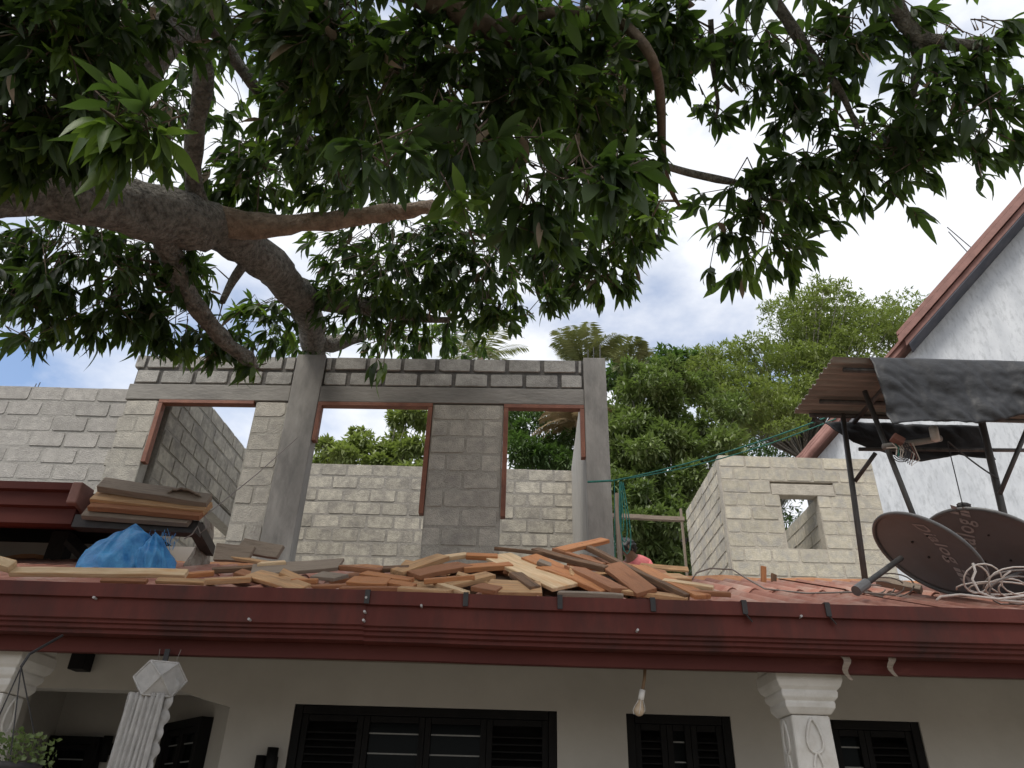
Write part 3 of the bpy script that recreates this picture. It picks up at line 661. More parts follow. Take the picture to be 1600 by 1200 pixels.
# little upright pegs on the roof by the hut
for k, (u, v0, v1, lab) in enumerate(((1193, 885, 912, 'small upright orange timber peg at the roof top before the hut'), (1209, 897, 912, 'short dark timber peg beside the orange peg before the hut'))):
    board('timber_peg', P(u, v1, 5.7), P(u, v0, 5.7), .04, .025, WOODS['orange' if k == 0 else 'dark'], lab, Vector((0, -1, 0)), 'peg')

# ------------------------------------------------------------------ scaffold timbers, rope, worker
board('scaffold_rail', P(955, 806, 8.6), P(1068, 812, 8.9), .055, .05, WOODS['grey'], 'upper horizontal scaffold timber between the grey column and the cream hut', Vector((0, -1, .1)), 'scaffold', 'scaffold timbers')
board('scaffold_rail', P(1000, 884, 9.0), P(1075, 890, 9.0), .055, .05, WOODS['tan'], 'lower horizontal scaffold timber left of the cream hut', Vector((0, -1, .1)), 'scaffold', 'scaffold timbers')
pq = P(966, 800, 8.4)
board('scaffold_post', (pq.x, 8.42, 3.25), (pq.x - .01, 8.42, P(962, 770, 8.4).z), .055, .05, WOODS['grey'], 'dull upright scaffold post beside the grey corner column', Vector((0, -1, 0)), 'scaffold', 'scaffold timbers')
board('scaffold_post', (P(1064, 800, 11.1).x, 11.1, 3.25), (P(1064, 800, 11.1).x, 11.1, P(1064, 795, 11.1).z), .035, .035, WOODS['grey'], 'slim scaffold post against the far left edge of the cream hut', Vector((0, -1, 0)), 'scaffold', 'scaffold timbers')
ropeo = empty('green_rope', P(918, 752, 6.45), 'green rope tied from the grey corner column to the black canopy', 'rope')
def sag(A, B, s, n=14): return [Vector(A).lerp(Vector(B), i / n) - Vector((0, 0, s * 4 * (i / n) * (1 - i / n))) for i in range(n + 1)]
RA, RB, RK = P(918, 753, 6.42), P(1302, 648, 5.35), P(958, 751, 6.40)
MB().tube([RA, RK], .011, 6).build('strand', m_rope, ropeo)
MB().tube(sag(RK, RB, .05), .0065, 6).build('strand', m_rope, ropeo)
MB().tube(sag(RK + Vector((.05, 0, .01)), RB + Vector((.03, .03, -.02)), .07), .0055, 6).build('strand', m_rope, ropeo)
for k in range(3):
    c = P(968 + 3 * k, 752, 6.38); pts = []
    for i in range(17):
        t = 2 * math.pi * i / 16; pts.append(c + Vector(((.02 + .014 * k) * math.sin(t) * (1.2 - math.cos(t)) * .6, .01 * k, -.24 - .05 * k + (.24 + .05 * k) * math.cos(t))))
    MB().tube(pts, .0055, 6, cap=False).build('loop', m_rope, ropeo)
MB().tube([P(960, 752, 6.4), P(961, 880, 6.4)], .004, 5).build('tail', m_rope, ropeo)

wp = empty('person', (1.62, 10.1, 3.25), 'worker in a pink shirt with dark hair, half hidden behind the timber heap', 'person')
hp = P(981, 858, 10.1); bx, by, hz_ = hp.x, 10.1, hp.z
def skin(name, verts, edges, radii, m, parent):
    me = bpy.data.meshes.new(name); me.from_pydata(verts, edges, []); o = bpy.data.objects.new(name, me); COL.objects.link(o); attach(o, parent)
    o.modifiers.new('skin', 'SKIN')
    if not me.skin_vertices: 
        try: me.attributes.new
        except Exception: pass
    sv = me.skin_vertices[0].data if me.skin_vertices else None
    if sv:
        for i, r in enumerate(radii): sv[i].radius = (r, r); sv[i].use_root = (i == 0)
    s = o.modifiers.new('sub', 'SUBSURF'); s.levels = 2; s.render_levels = 2; me.materials.append(m); return o
def V3(x, y, z): return (bx + x, by + y, hz_ + z)
# stooping forward to the right
bodyv = [V3(.22, .40, -.62), V3(.2, .30, -.42), V3(.10, .10, -.15), V3(.04, .03, -.09), V3(.0, .0, -.03), V3(-.01, -.02, .03), V3(-.02, -.02, .08),
         V3(.12, .42, -.68), V3(.1, .28, -1.12), V3(.12, .42, -1.56), V3(.12, .28, -1.62), V3(.32, .42, -.68), V3(.34, .26, -1.12), V3(.33, .4, -1.56), V3(.33, .27, -1.62),
         V3(.28, .12, -.17), V3(.36, -.02, -.42), V3(.28, -.2, -.58), V3(.26, -.27, -.63), V3(-.05, .16, -.2), V3(-.14, .0, -.45), V3(-.06, -.18, -.6), V3(-.05, -.24, -.66)]
bodye = [(0, 1), (1, 2), (2, 3), (3, 4), (4, 5), (5, 6), (0, 7), (7, 8), (8, 9), (9, 10), (0, 11), (11, 12), (12, 13), (13, 14), (2, 15), (15, 16), (16, 17), (17, 18), (2, 19), (19, 20), (20, 21), (21, 22)]
bodyr = [.13, .13, .13, .06, .085, .095, .07, .085, .06, .045, .04, .085, .06, .045, .04, .06, .042, .034, .04, .06, .042, .034, .04]
skin('body', bodyv, bodye, bodyr, m_skin, wp)
shirt = [0, 1, 2, 3, 15, 16, 19, 20]; mp_ = {k: i for i, k in enumerate(shirt)}
skin('shirt', [bodyv[k] for k in shirt], [(mp_[a_], mp_[b_]) for a_, b_ in bodye if a_ in mp_ and b_ in mp_], [bodyr[k] + (.055 if k == 3 else .03) for k in shirt], m_shirt, wp)
tro = [0, 7, 8, 9, 11, 12, 13]; mp_ = {k: i for i, k in enumerate(tro)}
skin('trousers', [bodyv[k] for k in tro], [(mp_[a_], mp_[b_]) for a_, b_ in bodye if a_ in mp_ and b_ in mp_], [bodyr[k] + .02 for k in tro], m_trou, wp)
hb = crumple(V3(-.01, .02, .03), (.135, .14, .13), 1.2, sub=4, amp=.04); hb.build('hair', m_hair, wp, True)

# ------------------------------------------------------------------ canopy stand with tarp
cn = empty('rooftop_canopy', P(1400, 905, 5.0), 'small pole canopy with corrugated sheet roof standing on the red roof', 'canopy')
CZ = 4.535; CY0, CY1 = 4.47, 5.26; CX0, CX1 = 2.27, 4.6
def pole(A, B, r=.021, name='pole'): MB().tube([A, B], r, 10).build(name, m_metal, cn, True)
pA0, pA1 = P(1352, 908, 5.2), P(1313, 632, 5.2); pole(pA0, Vector((pA1.x, 5.2, CZ - .03)))
pB1 = P(1378, 680, 4.8); pB2 = P(1425, 800, 4.85); pole(pB2 + (pB2 - pB1) * .95, pB1 + (pB1 - pB2) * .62, .019)
pC1, pC0 = P(1525, 655, 5.0), P(1592, 905, 5.0); pole(pC0, Vector((pC1.x + .05, 5.0, CZ - .03)), .026)
pole(P(1604, 672, 4.75), P(1562, 772, 4.98), .017, 'brace'); pole(P(1336, 752, 5.2), P(1368, 708, 5.0), .016, 'brace')
pole(P(1556, 828, 5.0), P(1588, 824, 4.85), .017, 'brace')
pole((4.4, 4.6, roofz(4.6)), (4.4, 4.6, CZ - .03)); pole((4.4, 5.2, roofz(5.2)), (4.4, 5.2, CZ - .03))
for yy in (4.52, 4.98, 5.2): pole((CX0 + .1, yy, CZ - .045), (CX1, yy, CZ - .045), .018, 'crossbar')
pole((2.74, 4.5, CZ - .07), (2.74, 5.25, CZ - .07), .018, 'crossbar'); pole((2.70, 5.2, 4.2), (4.4, 5.2, 4.24), .015, 'crossbar')
def csheet(x0, x1, y0, y1, z, seed):
    n = int((y1 - y0) / .075 * 8); rows = []
    for x in (x0, x1):
        rows.append([Vector((x + .015 * mnoise.noise((j * .6, seed, 0)), y0 + (y1 - y0) * j / n, z + .012 * math.cos(2 * math.pi * j / 8) + .012 * mnoise.noise((j * .1, seed, x)))) for j in range(n + 1)])
    for q in list(rows): rows.append([r + Vector((0, 0, .004)) for r in q])
    return MB().loft([rows[0], rows[1], rows[3], rows[2], rows[0]], cap=False, close=False)
csheet(CX0, 3.3, CY0 - .02, CY1, CZ, 1).build('corrugated_sheet', m_sheet, cn, True)
csheet(3.25, CX1, CY0, CY1, CZ + .008, 2).build('corrugated_sheet', m_sheet, cn, True)
# black tarp draped over front and hanging behind
def tarp(fn, na, nb, name, label):
    rows = [[fn(i / na, j / nb) for i in range(na + 1)] for j in range(nb + 1)]
    o = MB().loft(rows, cap=False, close=False).build(name, m_tarpk, None, True); o.modifiers.new('s', 'SOLIDIFY').thickness = .004
    return tag(o, label, 'tarpaulin')
def wr(p, a_=1.):
    q = Vector(p) * 3.2
    return a_ * (.030 * (1 - 2 * abs(mnoise.noise(q))) + .018 * (1 - 2 * abs(mnoise.noise(Vector((q.x * 2.6 + q.z * 1.4, q.y, q.z * 1.7)) + Vector((9, 0, 0))))) + .006 * mnoise.noise(q * 7))
def tfront(a_, b_):
    x = 2.55 + a_ * 1.22
    if b_ < .3:
        y = 4.44 + (.3 - b_) / .3 * .75; z = CZ + .022 + .008 * mnoise.noise((x * 5, y * 5, 0)); return Vector((x, y, z))
    t = (b_ - .3) / .7; bot = (3.97 + .13 * a_ + .02 * math.sin(a_ * 9) + .02 * mnoise.noise((a_ * 6, 2, 0))); z = CZ + .02 + (bot - CZ - .02) * t
    x2 = 2.53 + a_ * (1.19 + .03 * (1 - t)) + .012 * mnoise.noise((z * 7, a_ * 3, 0))
    y = 4.435 - .05 * min(1, t * 4) + wr((x2, 0, z), 1.15 * min(1, .25 + t * 1.6)) - .03 * t
    return Vector((x2, y, z))
tarp(tfront, 90, 44, 'front_tarp', 'wrinkled black tarp draped over the front of the pole canopy')
def tback(a_, b_):
    x = 2.42 + a_ * 1.35; low = np.interp(a_, [0, .2, .55, .8, 1], [4.52, 4.28, 4.12, 4.2, 4.16]); z = CZ - .05 + (low - CZ + .05) * b_
    return Vector((x, 5.28 + .7 * wr((x, 3, z)) - .05 * b_, z))
tarp(tback, 50, 16, 'back_tarp', 'black tarp hanging at the shaded back of the pole canopy')
pump = empty('pump_wiring', P(1450, 690, 4.75), 'pipe with tangled wires and connectors hung under the black tarp', 'pipe')
MB().tube([P(1380, 698, 4.75), P(1440, 690, 4.75), P(1470, 685, 4.75)], .022, 10).build('pipe', m_conc, pump, True)
MB().tube([P(1458, 668, 4.72), P(1462, 688, 4.72)], .03, 10).build('coupling', m_colw, pump, True)
for k in range(9):
    A = P(1385 + 4 * k, 700, 4.7); cc = P(1400 + 3 * k, 712 + 2 * k, 4.68); 
    MB().tube([A, A.lerp(cc, .6) + Vector((.03, -.02, .03)), cc, cc + Vector((.03 + .005 * k, 0, .05)), A + Vector((.05, 0, .04))], .004, 5).build('wire', random.choice((m_wire, m_wire, m_rope, m_barge, m_cable)), pump)
for k in range(3):
    pts = [P(1408 + (9 + 3.4 * k) * math.cos(t) , 706 + (10 + 2.8 * k) * math.sin(t), 4.66) for t in np.linspace(-1.2, 2.6, 14)]
    MB().tube(pts, .0035, 5).build('wire_loop', m_wire, pump)
MB().box(-.04, .04, -.03, .03, -.02, .03, Matrix.Translation(P(1402, 688, 4.68)) @ Matrix.Rotation(.6, 4, 'Y')).build('connector', m_barge, pump, bevel=.006)
MB().tube(sag(P(1482, 690, 4.9), P(1560, 748, 4.95), .02), .006, 5).build('drop_wire', m_wire, pump)
MB().tube([P(1480, 690, 4.9), P(1503, 785, 4.55)], .004, 5).build('drop_wire', m_wire, pump)

# ------------------------------------------------------------------ satellite dishes
def dish(c, nrm, xdir, R, text_from, txdir, label):
    root = empty('satellite_dish', c, label, 'satellite dish', 'satellite dishes on the red roof')
    n = nrm.normalized(); x = (xdir - n * xdir.dot(n)).normalized(); y = n.cross(x)
    M = Matrix(((x.x, y.x, n.x, c.x), (x.y, y.y, n.y, c.y), (x.z, y.z, n.z, c.z), (0, 0, 0, 1)))
    K = 48; dep = .07
    def ring(r, z): return [M @ Vector((r * math.cos(2 * math.pi * k / K), r * math.sin(2 * math.pi * k / K), z)) for k in range(K)]
    pz = lambda r: dep * ((r / R) ** 2 - 1)
    fr_ = [ring(R * t, pz(R * t)) for t in (.02, .2, .4, .6, .8, .92, .985)]
    bk = [ring(R * t, pz(R * t) - .012) for t in (.985, .92, .8, .6, .4, .2, .02)]
    MB().loft(fr_ + bk).build('reflector', m_dish, root, True)
    MB().tube(ring(R, 0) + [ring(R, 0)[0]], .012, 8, cap=False).build('rim', m_rim, root, True)
    for i, j in ((-.1, .04), (.1, .04), (-.06, -.12), (.08, -.1)):
        q = (i * i + j * j) ** .5; MB().tube([M @ Vector((i * R / .36, j * R / .36, pz(q) - .004)), M @ Vector((i * R / .36, j * R / .36, pz(q) + .008))], .007, 8).build('bolt', m_strap, root)
    # print
    tx = (txdir - n * txdir.dot(n)).normalized(); ty = n.cross(tx)
    MT = Matrix(((tx.x, ty.x, n.x, c.x), (tx.y, ty.y, n.y, c.y), (tx.z, ty.z, n.z, c.z), (0, 0, 0, 1)))
    cu = bpy.data.curves.new('t', 'FONT'); cu.body = 'Dialog'; cu.size = .13 * R / .36; cu.shear = .2; cu.offset = .0015; cu.space_character = 1.1
    to = bpy.data.objects.new('t', cu); COL.objects.link(to); dg = bpy.context.evaluated_depsgraph_get(); me0 = bpy.data.meshes.new_from_object(to.evaluated_get(dg)); bpy.data.objects.remove(to)
    def place(vs, fs, name):
        vs2 = []
        for q in vs:
            X, Yy = q[0] + text_from[0], q[1] + text_from[1]; vs2.append(MT @ Vector((X, Yy, pz(math.hypot(X, Yy)) + .004)))
        o = MB().add(vs2, fs).build(name, m_letter, root); return o
    # subdivide big letter faces is unnecessary: the dish is shallow
    place([v.co for v in me0.vertices], [tuple(p.vertices) for p in me0.polygons], 'printed_lettering')
    wdt = max(v.co.x for v in me0.vertices)
    lg = []; lf = []
    def para(x0, y0, w_, h_, sk):
        o_ = len(lg); lg.extend([(x0, y0), (x0 + w_, y0), (x0 + w_ + sk, y0 + h_), (x0 + sk, y0 + h_)]); lf.append((o_, o_ + 1, o_ + 2, o_ + 3))
    k = R / .36; x0 = wdt + .02 * k
    para(x0, .0, .028 * k, .045 * k, .012 * k); para(x0 + .036 * k, .0, .028 * k, .045 * k, .012 * k); para(x0 + .016 * k, .055 * k, .028 * k, .045 * k, .012 * k); para(x0 + .052 * k, .055 * k, .05 * k, .03 * k, .02 * k); para(x0 + .075 * k, .0, .02 * k, .03 * k, .012 * k)
    place([(a_, b_, 0) for a_, b_ in lg], lf, 'printed_emblem')
    # back bracket
    MB().tube([M @ Vector((0, 0, -dep - .01)), M @ Vector((0, 0, -dep - .12))], .035, 10).build('mount', m_metal, root)
    return root, M
rr_ = R_; uu = U_
n1v = -.37 * F_ - .69 * R_ - .62 * U_
c1 = P(1450, 866, 4.42)
d1, M1 = dish(c1, n1v, .68 * R_ - .73 * U_, .335, (-.22, .03), .68 * R_ - .73 * U_, 'brown grey satellite dish in front, lettering running down, with feed arm at left')
A, B = P(1345, 918, 4.2), P(1408, 872, 4.36)
MB().tube([A, B], .017, 10).build('feed_arm', m_metal, d1, True)
MB().tube([A + (A - B).normalized() * .05, A + (B - A).normalized() * .06], .03, 12).build('feed_horn', m_rim, d1)
c2 = P(1548, 868, 4.68); n2v = -.55 * F_ - .60 * R_ - .58 * U_
d2, M2 = dish(c2, n2v, .6 * R_ - .75 * U_, .40, (-.16, .10), .10 * R_ + .9 * U_, 'dark satellite dish behind, lettering running upwards, cut by the right picture edge')
MB().tube([P(1545, 915, 4.45), P(1610, 888, 4.6)], .012, 8).build('feed_arm', m_rim, d2, True)
tr = crumple(P(1506, 791, 4.6), (.045, .03, .026), 5, sub=3, amp=.2).build('dish_feed_cap', m_strap, d2, True)
q1 = c1 - n1v.normalized() * .17; q2 = c2 - n2v.normalized() * .19
MB().tube([q1, q1 + Vector((.22, .22, .06)), Vector((q1.x + .26, q1.y + .3, roofz(q1.y + .3)))], .02, 8).build('mast', m_metal, d1)
MB().tube([q2, q2 + Vector((.26, .2, .06)), Vector((q2.x + .3, q2.y + .28, roofz(q2.y + .28)))], .02, 8).build('mast', m_metal, d2)
# cables on the roof
cb = empty('cable_bundle', P(1540, 925, 4.1), 'tangle of whitish cables looping on the roof below the satellite dishes', 'cable')
for k in range(6):
    x0, v0 = 1500 + random.uniform(-15, 60), 915 + random.uniform(-14, 10); pts = []
    ph = random.uniform(0, 6); rx, ry = random.uniform(25, 60), random.uniform(8, 26)
    for i in range(22):
        t = ph + i * .38; pts.append(P(x0 + 28 + rx * math.cos(t) + i * 1.2, min(v0 + ry * math.sin(t * 1.0), 944), 4.0 + .03 * k + .06 * math.sin(t)))
    MB().tube(pts, .0048, 6).build('cable', m_cable if k % 4 else m_cableg, cb, True)
MB().tube([P(u, v, 4.0) for u, v in ((1520, 880), (1524, 893), (1519, 905), (1530, 925), (1560, 938), (1610, 942))], .007, 6).build('cable', m_cable, cb, True)
MB().tube([P(u, v, 3.95) for u, v in ((1463, 938), (1470, 932), (1500, 929), (1560, 936), (1610, 930))], .007, 6).build('cable', m_cable, cb, True)
gc = empty('roof_wire', P(1200, 905, 5.3), 'thin grey wire arching over the roof in front of the cream hut', 'wire')
MB().tube([P(u, v, Y) for u, v, Y in ((1080, 908, 5.6), (1088, 895, 5.6), (1110, 888, 5.6), (1145, 890, 5.5), (1165, 903, 5.3), (1195, 920, 4.9), (1260, 927, 4.6), (1340, 925, 4.6), (1400, 930, 4.5))], .006, 6).build('wire', m_cableg, gc, True)
for k in range(4):
    pts = [P(1365 + 8 * k + (18 + 7 * k) * math.cos(t), 921 - 2 * k + (7 + 4 * k) * math.sin(t), 4.6) for t in np.linspace(0, 5.5 + k * .2, 22)]
    MB().tube(pts, .0045, 5).build('wire_loop', m_cableg, gc, True)
board('roof_stick', P(1372, 908, 5.0), P(1440, 922, 4.8), .05, .05, WOODS['grey'], 'grey stick lying on the roof behind the front satellite dish', Vector((0, -1, .3)), 'stick')
tw = empty('guy_wire', P(325, 800, 5.0), 'thin wire rising from the stacked boards to the grey pier', 'wire')
MB().tube([P(322, 805, 4.95), P(400, 742, 5.6), P(465, 684, 6.4)], .004, 5).build('wire', m_cableg, tw)
MB().tube([P(320, 806, 4.9), P(322, 826, 4.9), P(313, 833, 4.9), P(309, 822, 4.9), P(300, 835, 4.9), P(288, 842, 4.9)], .005, 5).build('wire_end', m_cableg, tw)

# ------------------------------------------------------------------ porch things
lt = empty('hanging_lantern', P(250, 1035, 3.7), 'white faceted paper lantern with long frilled tails under the fascia', 'lantern')
lc = P(250, 1064, 3.72); LY = lc.y
MB().box(lc.x - .012, lc.x + .012, LY - .003, LY + .003, lc.z + .07, 2.30).build('strap', m_strap, lt)
def oct_(r, z, ph, n=4): return [Vector((lc.x + r * math.cos(ph + 2 * math.pi * k / n), LY + r * math.sin(ph + 2 * math.pi * k / n), z)) for k in range(n)]
body = MB(); o4 = math.pi / 4; ta, mi, lo = oct_(.085, lc.z + .075, o4 + .4), oct_(.115, lc.z + .008, .4), oct_(.085, lc.z - .07, o4 + .4)
vs_ = ta + mi + lo; fs_ = [(3, 2, 1, 0), (8, 9, 10, 11)]
for k in range(4):
    fs_ += [(k, (k + 1) % 4, 4 + (k + 1) % 4), (k, 4 + (k + 1) % 4, 4 + k) if False else (k, 4 + (k + 1) % 4, 4 + k), (8 + k, 4 + k, 4 + (k + 1) % 4), (8 + k, 4 + (k + 1) % 4, 8 + (k + 1) % 4)]
body.add(vs_, fs_); body.build('lantern_body', m_paper, lt)
for k in range(4):
    for a_, b_ in ((ta[k], ta[(k + 1) % 4]), (ta[k], mi[(k + 1) % 4]), (ta[k], mi[k]), (mi[k], lo[k]), (lo[k], lo[(k + 1) % 4]), (mi[(k + 1) % 4], lo[k])):
        MB().tube([a_, b_], .005, 6).build('frill_edge', m_paper, lt)
def tail(cx, cy, w0, w1, z0, z1, pleats, name, drift=0.):
    rows = []; n = pleats * 6
    for j in range(20):
        t = j / 19; wd = w0 + (w1 - w0) * t
        rows.append([Vector((cx + drift * t + wd * (i / n - .5), cy + .009 * math.sin(2 * math.pi * i / 6 + j * .12 + 2 * mnoise.noise((i * .15, j * .1, 0))) + .006 * mnoise.noise((i * .5, j * .6, 2)), z0 + (z1 - z0) * t)) for i in range(n + 1)])
    o = MB().loft(rows, cap=False, close=False).build(name, m_paper, lt, True); o.modifiers.new('s', 'SOLIDIFY').thickness = .002
tail(lc.x - .02, LY - .06, .165, .17, lc.z - .06, 1.45, 7, 'tail', -.02); tail(lc.x - .03, LY + .04, .13, .15, lc.z - .06, 1.45, 7, 'tail', -.02)
sc = MB(); Lr, Rr = [], []
for j in range(60):
    z = lc.z + .01 - j * .009; wv = .035 + .016 * abs(math.sin(j * .42)); Lr.append(Vector((lc.x + .035, LY - .03, z))); Rr.append(Vector((lc.x + .05 + wv - .0006 * j, LY - .02 + .012 * math.sin(j * .42), z)))
o = sc.loft([Lr, Rr], cap=False, close=False).build('scalloped_tail', m_paper, lt, True); o.modifiers.new('s', 'SOLIDIFY').thickness = .003
for sx in (-.03, .05): MB().tube([lc + Vector((sx, 0, .075)), Vector((lc.x + sx * 1.25, LY, 2.30))], .0015, 4).build('string', m_cableg, lt)

bl = empty('hanging_bulb', P(1007, 1046, 3.9), 'clear light bulb in a white socket hanging on a cord under the fascia', 'bulb')
MB().tube([P(1008, 1040, 3.9), P(1007, 1060, 3.9), P(1004, 1078, 3.9)], .008, 8).build('cord', mat('brown_cord', (.22, .14, .08), None, rough=.8), bl, True)
MB().tube([P(1004, 1078, 3.9), P(1001, 1094, 3.9)], .0145, 12).build('socket', m_colw, bl, True)
bp0, bp1 = P(1001, 1094, 3.9), P(997, 1119, 3.9)
MB().tube([bp0.lerp(bp1, t) for t in (0, .2, .45, .65, .85, .96, 1)], [.010, .014, .022, .026, .022, .012, .003], 12).build('bulb_glass', mat('dusty_bulb', (.42, .31, .2), (.55, .43, .3), 9, .25), bl, True)
for k in range(4):
    a_ = k * math.pi / 2; MB().tube([bp0.lerp(bp1, t) + Vector((math.cos(a_), math.sin(a_), 0)) * r for t, r in ((0, .012), (.45, .026), (.65, .029), (.9, .02))], .0016, 4).build('filament_rib', m_colw, bl)

def wall_lamp(p, label, ny):
    r = empty('wall_lamp', p, label, 'lamp', 'black wall lamps'); x, y, z = p
    MB().tube([(x - .03, y - .07, z - .13), (x - .03, y - .07, z + .03)], .030, 14).build('lower_cylinder', m_dark, r, True)
    MB().tube([(x + .035, y - .07, z - .10), (x + .035, y - .07, z + .075)], .034, 14).build('upper_cylinder', m_dark, r, True)
    MB().box(x - .05, x + .06, y - .05, y - .002, z - .05, z + .03).build('back_plate', m_dark, r, bevel=.006)
p = P(163, 1168, 6.28); wall_lamp((p.x, 6.3, p.z), 'black twin cylinder wall lamp inside the shaded alcove', -1)
p = P(418, 1190, 5.18); wall_lamp((p.x, 5.2, p.z), 'black twin cylinder wall lamp left of the wide dark window', -1)
p = P(123, 1032, 5.1); cbx = MB().box(p.x - .05, p.x + .05, 5.08, 5.195, p.z - .055, p.z + .09).build('junction_box', m_dark, bevel=.005); tag(cbx, 'small black box fixed high on the cream wall left of the lantern', 'box')

pot = empty('hanging_pot', P(28, 1195, 3.3), 'hanging pot with small leafy plant at the lower left corner', 'plant pot')
hk = P(46, 1022, 3.35)
pc = P(14, 1192, 3.3)
MB().tube([hk + Vector((0, .2, .12)), hk, P(33, 1042, 3.33)], .006, 6).build('hanger', m_strap, pot)
for dx, dy in ((-.12, 0), (.06, -.1), (.07, .1)):
    MB().tube([P(33, 1042, 3.33), pc + Vector((dx, dy, -.0))], .003, 5).build('string', m_strap, pot)
MB().tube([pc + Vector((0, 0, z)) for z in (-.16, -.14, -.02, 0)], [.08, .085, .115, .12], 20).build('pot', m_strap, pot, True)
pf = MB()
for i in range(420):
    a_ = random.uniform(0, 6.28); r = .16 * random.random() ** .5; c = pc + Vector((r * math.cos(a_), r * math.sin(a_), .02 + .11 * random.random() - r * .25))
    t = Vector((random.uniform(-1, 1), random.uniform(-1, 1), random.uniform(-.3, 1))).normalized() * random.uniform(.008, .014); s = t.cross(Vector((random.random(), random.random(), random.random()))).normalized() * t.length * .8
    pf.add([c - t, c + s, c + t, c - s], [(0, 1, 2, 3)])
pfo = pf.build('foliage', m_bgA, pot); pfo['kind'] = 'stuff'

# ------------------------------------------------------------------ foliage engine
def leaf_template(rows=5, L=1., W=.24, fold=.25, droop=.35, wave=0.):
    vs, fs = [], []; prof = [.08, .55, .9, 1., .86, .52, 0] if rows == 5 else [.15, 1., .75, 0]
    n = len(prof)
    for i, pw in enumerate(prof):
        t = i / (n - 1); z = -droop * t * t * L; y = t * L * (1 - .12 * droop * t)
        wv = wave * math.sin(i * 2.1)
        vs += [(-W / 2 * pw, y, z + fold * W * pw * .5 + wv), (0, y, z), (W / 2 * pw, y, z + fold * W * pw * .5 - wv)]
    for i in range(n - 1):
        o = 3 * i
        if i == n - 2: fs += [(o, o + 1, o + 4), (o + 1, o + 2, o + 4)]
        else: fs += [(o, o + 1, o + 4, o + 3), (o + 1, o + 2, o + 5, o + 4)]
    return np.array(vs), fs
def np_mesh(name, V, tmpl_faces, nv, count, m):
    """V: (count*nv,3); faces of each template repeated"""
    me = bpy.data.meshes.new(name); F = []; lt_ = np.array([len(f) for f in tmpl_faces]); flat = np.concatenate([np.array(f) for f in tmpl_faces])
    loops = (flat[None, :] + (np.arange(count) * nv)[:, None]).ravel(); tot = np.tile(lt_, count); st_ = np.concatenate([[0], np.cumsum(tot)[:-1]])
    me.vertices.add(len(V)); me.vertices.foreach_set('co', V.astype(np.float32).ravel())
    me.loops.add(len(loops)); me.loops.foreach_set('vertex_index', loops.astype(np.int32))
    me.polygons.add(len(tot)); me.polygons.foreach_set('loop_start', st_.astype(np.int32))
    me.polygons.foreach_set('use_smooth', np.ones(len(tot), dtype=bool))
    me.update(calc_edges=True); me.validate(); me.materials.append(m); return me
def frames(T, Nn):
    """rotation matrices with columns side, T (leaf axis), normal"""
    T = T / np.linalg.norm(T, axis=1, keepdims=True); S = np.cross(T, Nn); S /= np.linalg.norm(S, axis=1, keepdims=True) + 1e-9; N2 = np.cross(S, T)
    return np.stack([S, T, N2], axis=2)
def unit(n):
    q = rng.normal(size=(n, 3)); return q / np.linalg.norm(q, axis=1, keepdims=True)

# ------------------------------------------------------------------ mango tree
mango = empty('mango_tree', (-5.2, 2.3, 0), 'large mango tree with thick pale limbs and dark hanging leaves overhead', 'tree')
def branch(pts, name='limb', m=m_bark, sub=4, n=12, wob=.12):
    """pts: (u,v,D,radius px) -> smoothed, knobbly tube"""
    Q = [PD(u, v, D) for u, v, D, r in pts]; Rr = [r * D / FPX for u, v, D, r in pts]
    out, ro = [], []
    for i in range(len(Q) - 1):
        p0, p1, p2, p3 = Q[max(i - 1, 0)], Q[i], Q[i + 1], Q[min(i + 2, len(Q) - 1)]
        for k in range(sub):
            t = k / sub; out.append(.5 * ((2 * p1) + (p2 - p0) * t + (2 * p0 - 5 * p1 + 4 * p2 - p3) * t * t + (3 * p1 - p0 - 3 * p2 + p3) * t ** 3)); ro.append(Rr[i] + (Rr[i + 1] - Rr[i]) * t)
    out.append(Q[-1]); ro.append(Rr[-1])
    mb = MB(); ro = [r * (1 + wob * mnoise.noise(p * 4)) for r, p in zip(ro, out)]
    out = [p + Vector((mnoise.noise(p * 3), mnoise.noise(p * 3 + Vector((5, 0, 0))), mnoise.noise(p * 3 + Vector((0, 5, 0))))) * r * .35 for p, r in zip(out, ro)]
    mb.tube(out, ro, n)
    mb.v = [tuple(Vector(q) * 1.0) for q in mb.v]
    if max(ro) > .03:
        mb.v = [tuple(Vector(q) + Vector((mnoise.noise(Vector(q) * 9), mnoise.noise(Vector(q) * 9 + Vector((7, 0, 0))), mnoise.noise(Vector(q) * 9 + Vector((0, 7, 0))))) * min(.03, max(ro) * .22)) for q in mb.v]
    mb.build(name, m, mango, True); return list(zip(out, ro))
NODES = []
def br(*a_, **k): NODES.extend(branch(*a_, **k))
tb = Vector((-5.2, 2.3, 0)); s0 = PD(-150, 285, 4.9); s3 = PD(-60, 330, 4.6)
mb = MB(); tp = [tb, tb + Vector((.05, 0, .3)), tb + Vector((.2, .05, 1.4)), tb.lerp(s0, .55) + Vector((-.35, 0, .3)), tb.lerp(s0, .85) + Vector((-.15, 0, .25)), s0]
mb.tube(tp, [.42, .33, .28, .25, .2, .165], 18); mb.build('trunk', m_bark, mango, True)
br([(-150, 285, 4.9, 38), (0, 300, 5.0, 36), (90, 302, 5.1, 35), (180, 318, 5.3, 37), (260, 335, 5.6, 40), (330, 352, 6.0, 34), (395, 392, 6.5, 28), (445, 435, 7.1, 25), (475, 485, 7.7, 22), (490, 540, 8.4, 19), (497, 600, 9.0, 15)], sub=6, n=18)
br([(245, 345, 5.5, 26), (268, 400, 5.8, 15), (292, 455, 5.9, 14), (335, 515, 6.0, 13), (385, 560, 6.1, 11), (402, 575, 6.1, 5)], n=12)
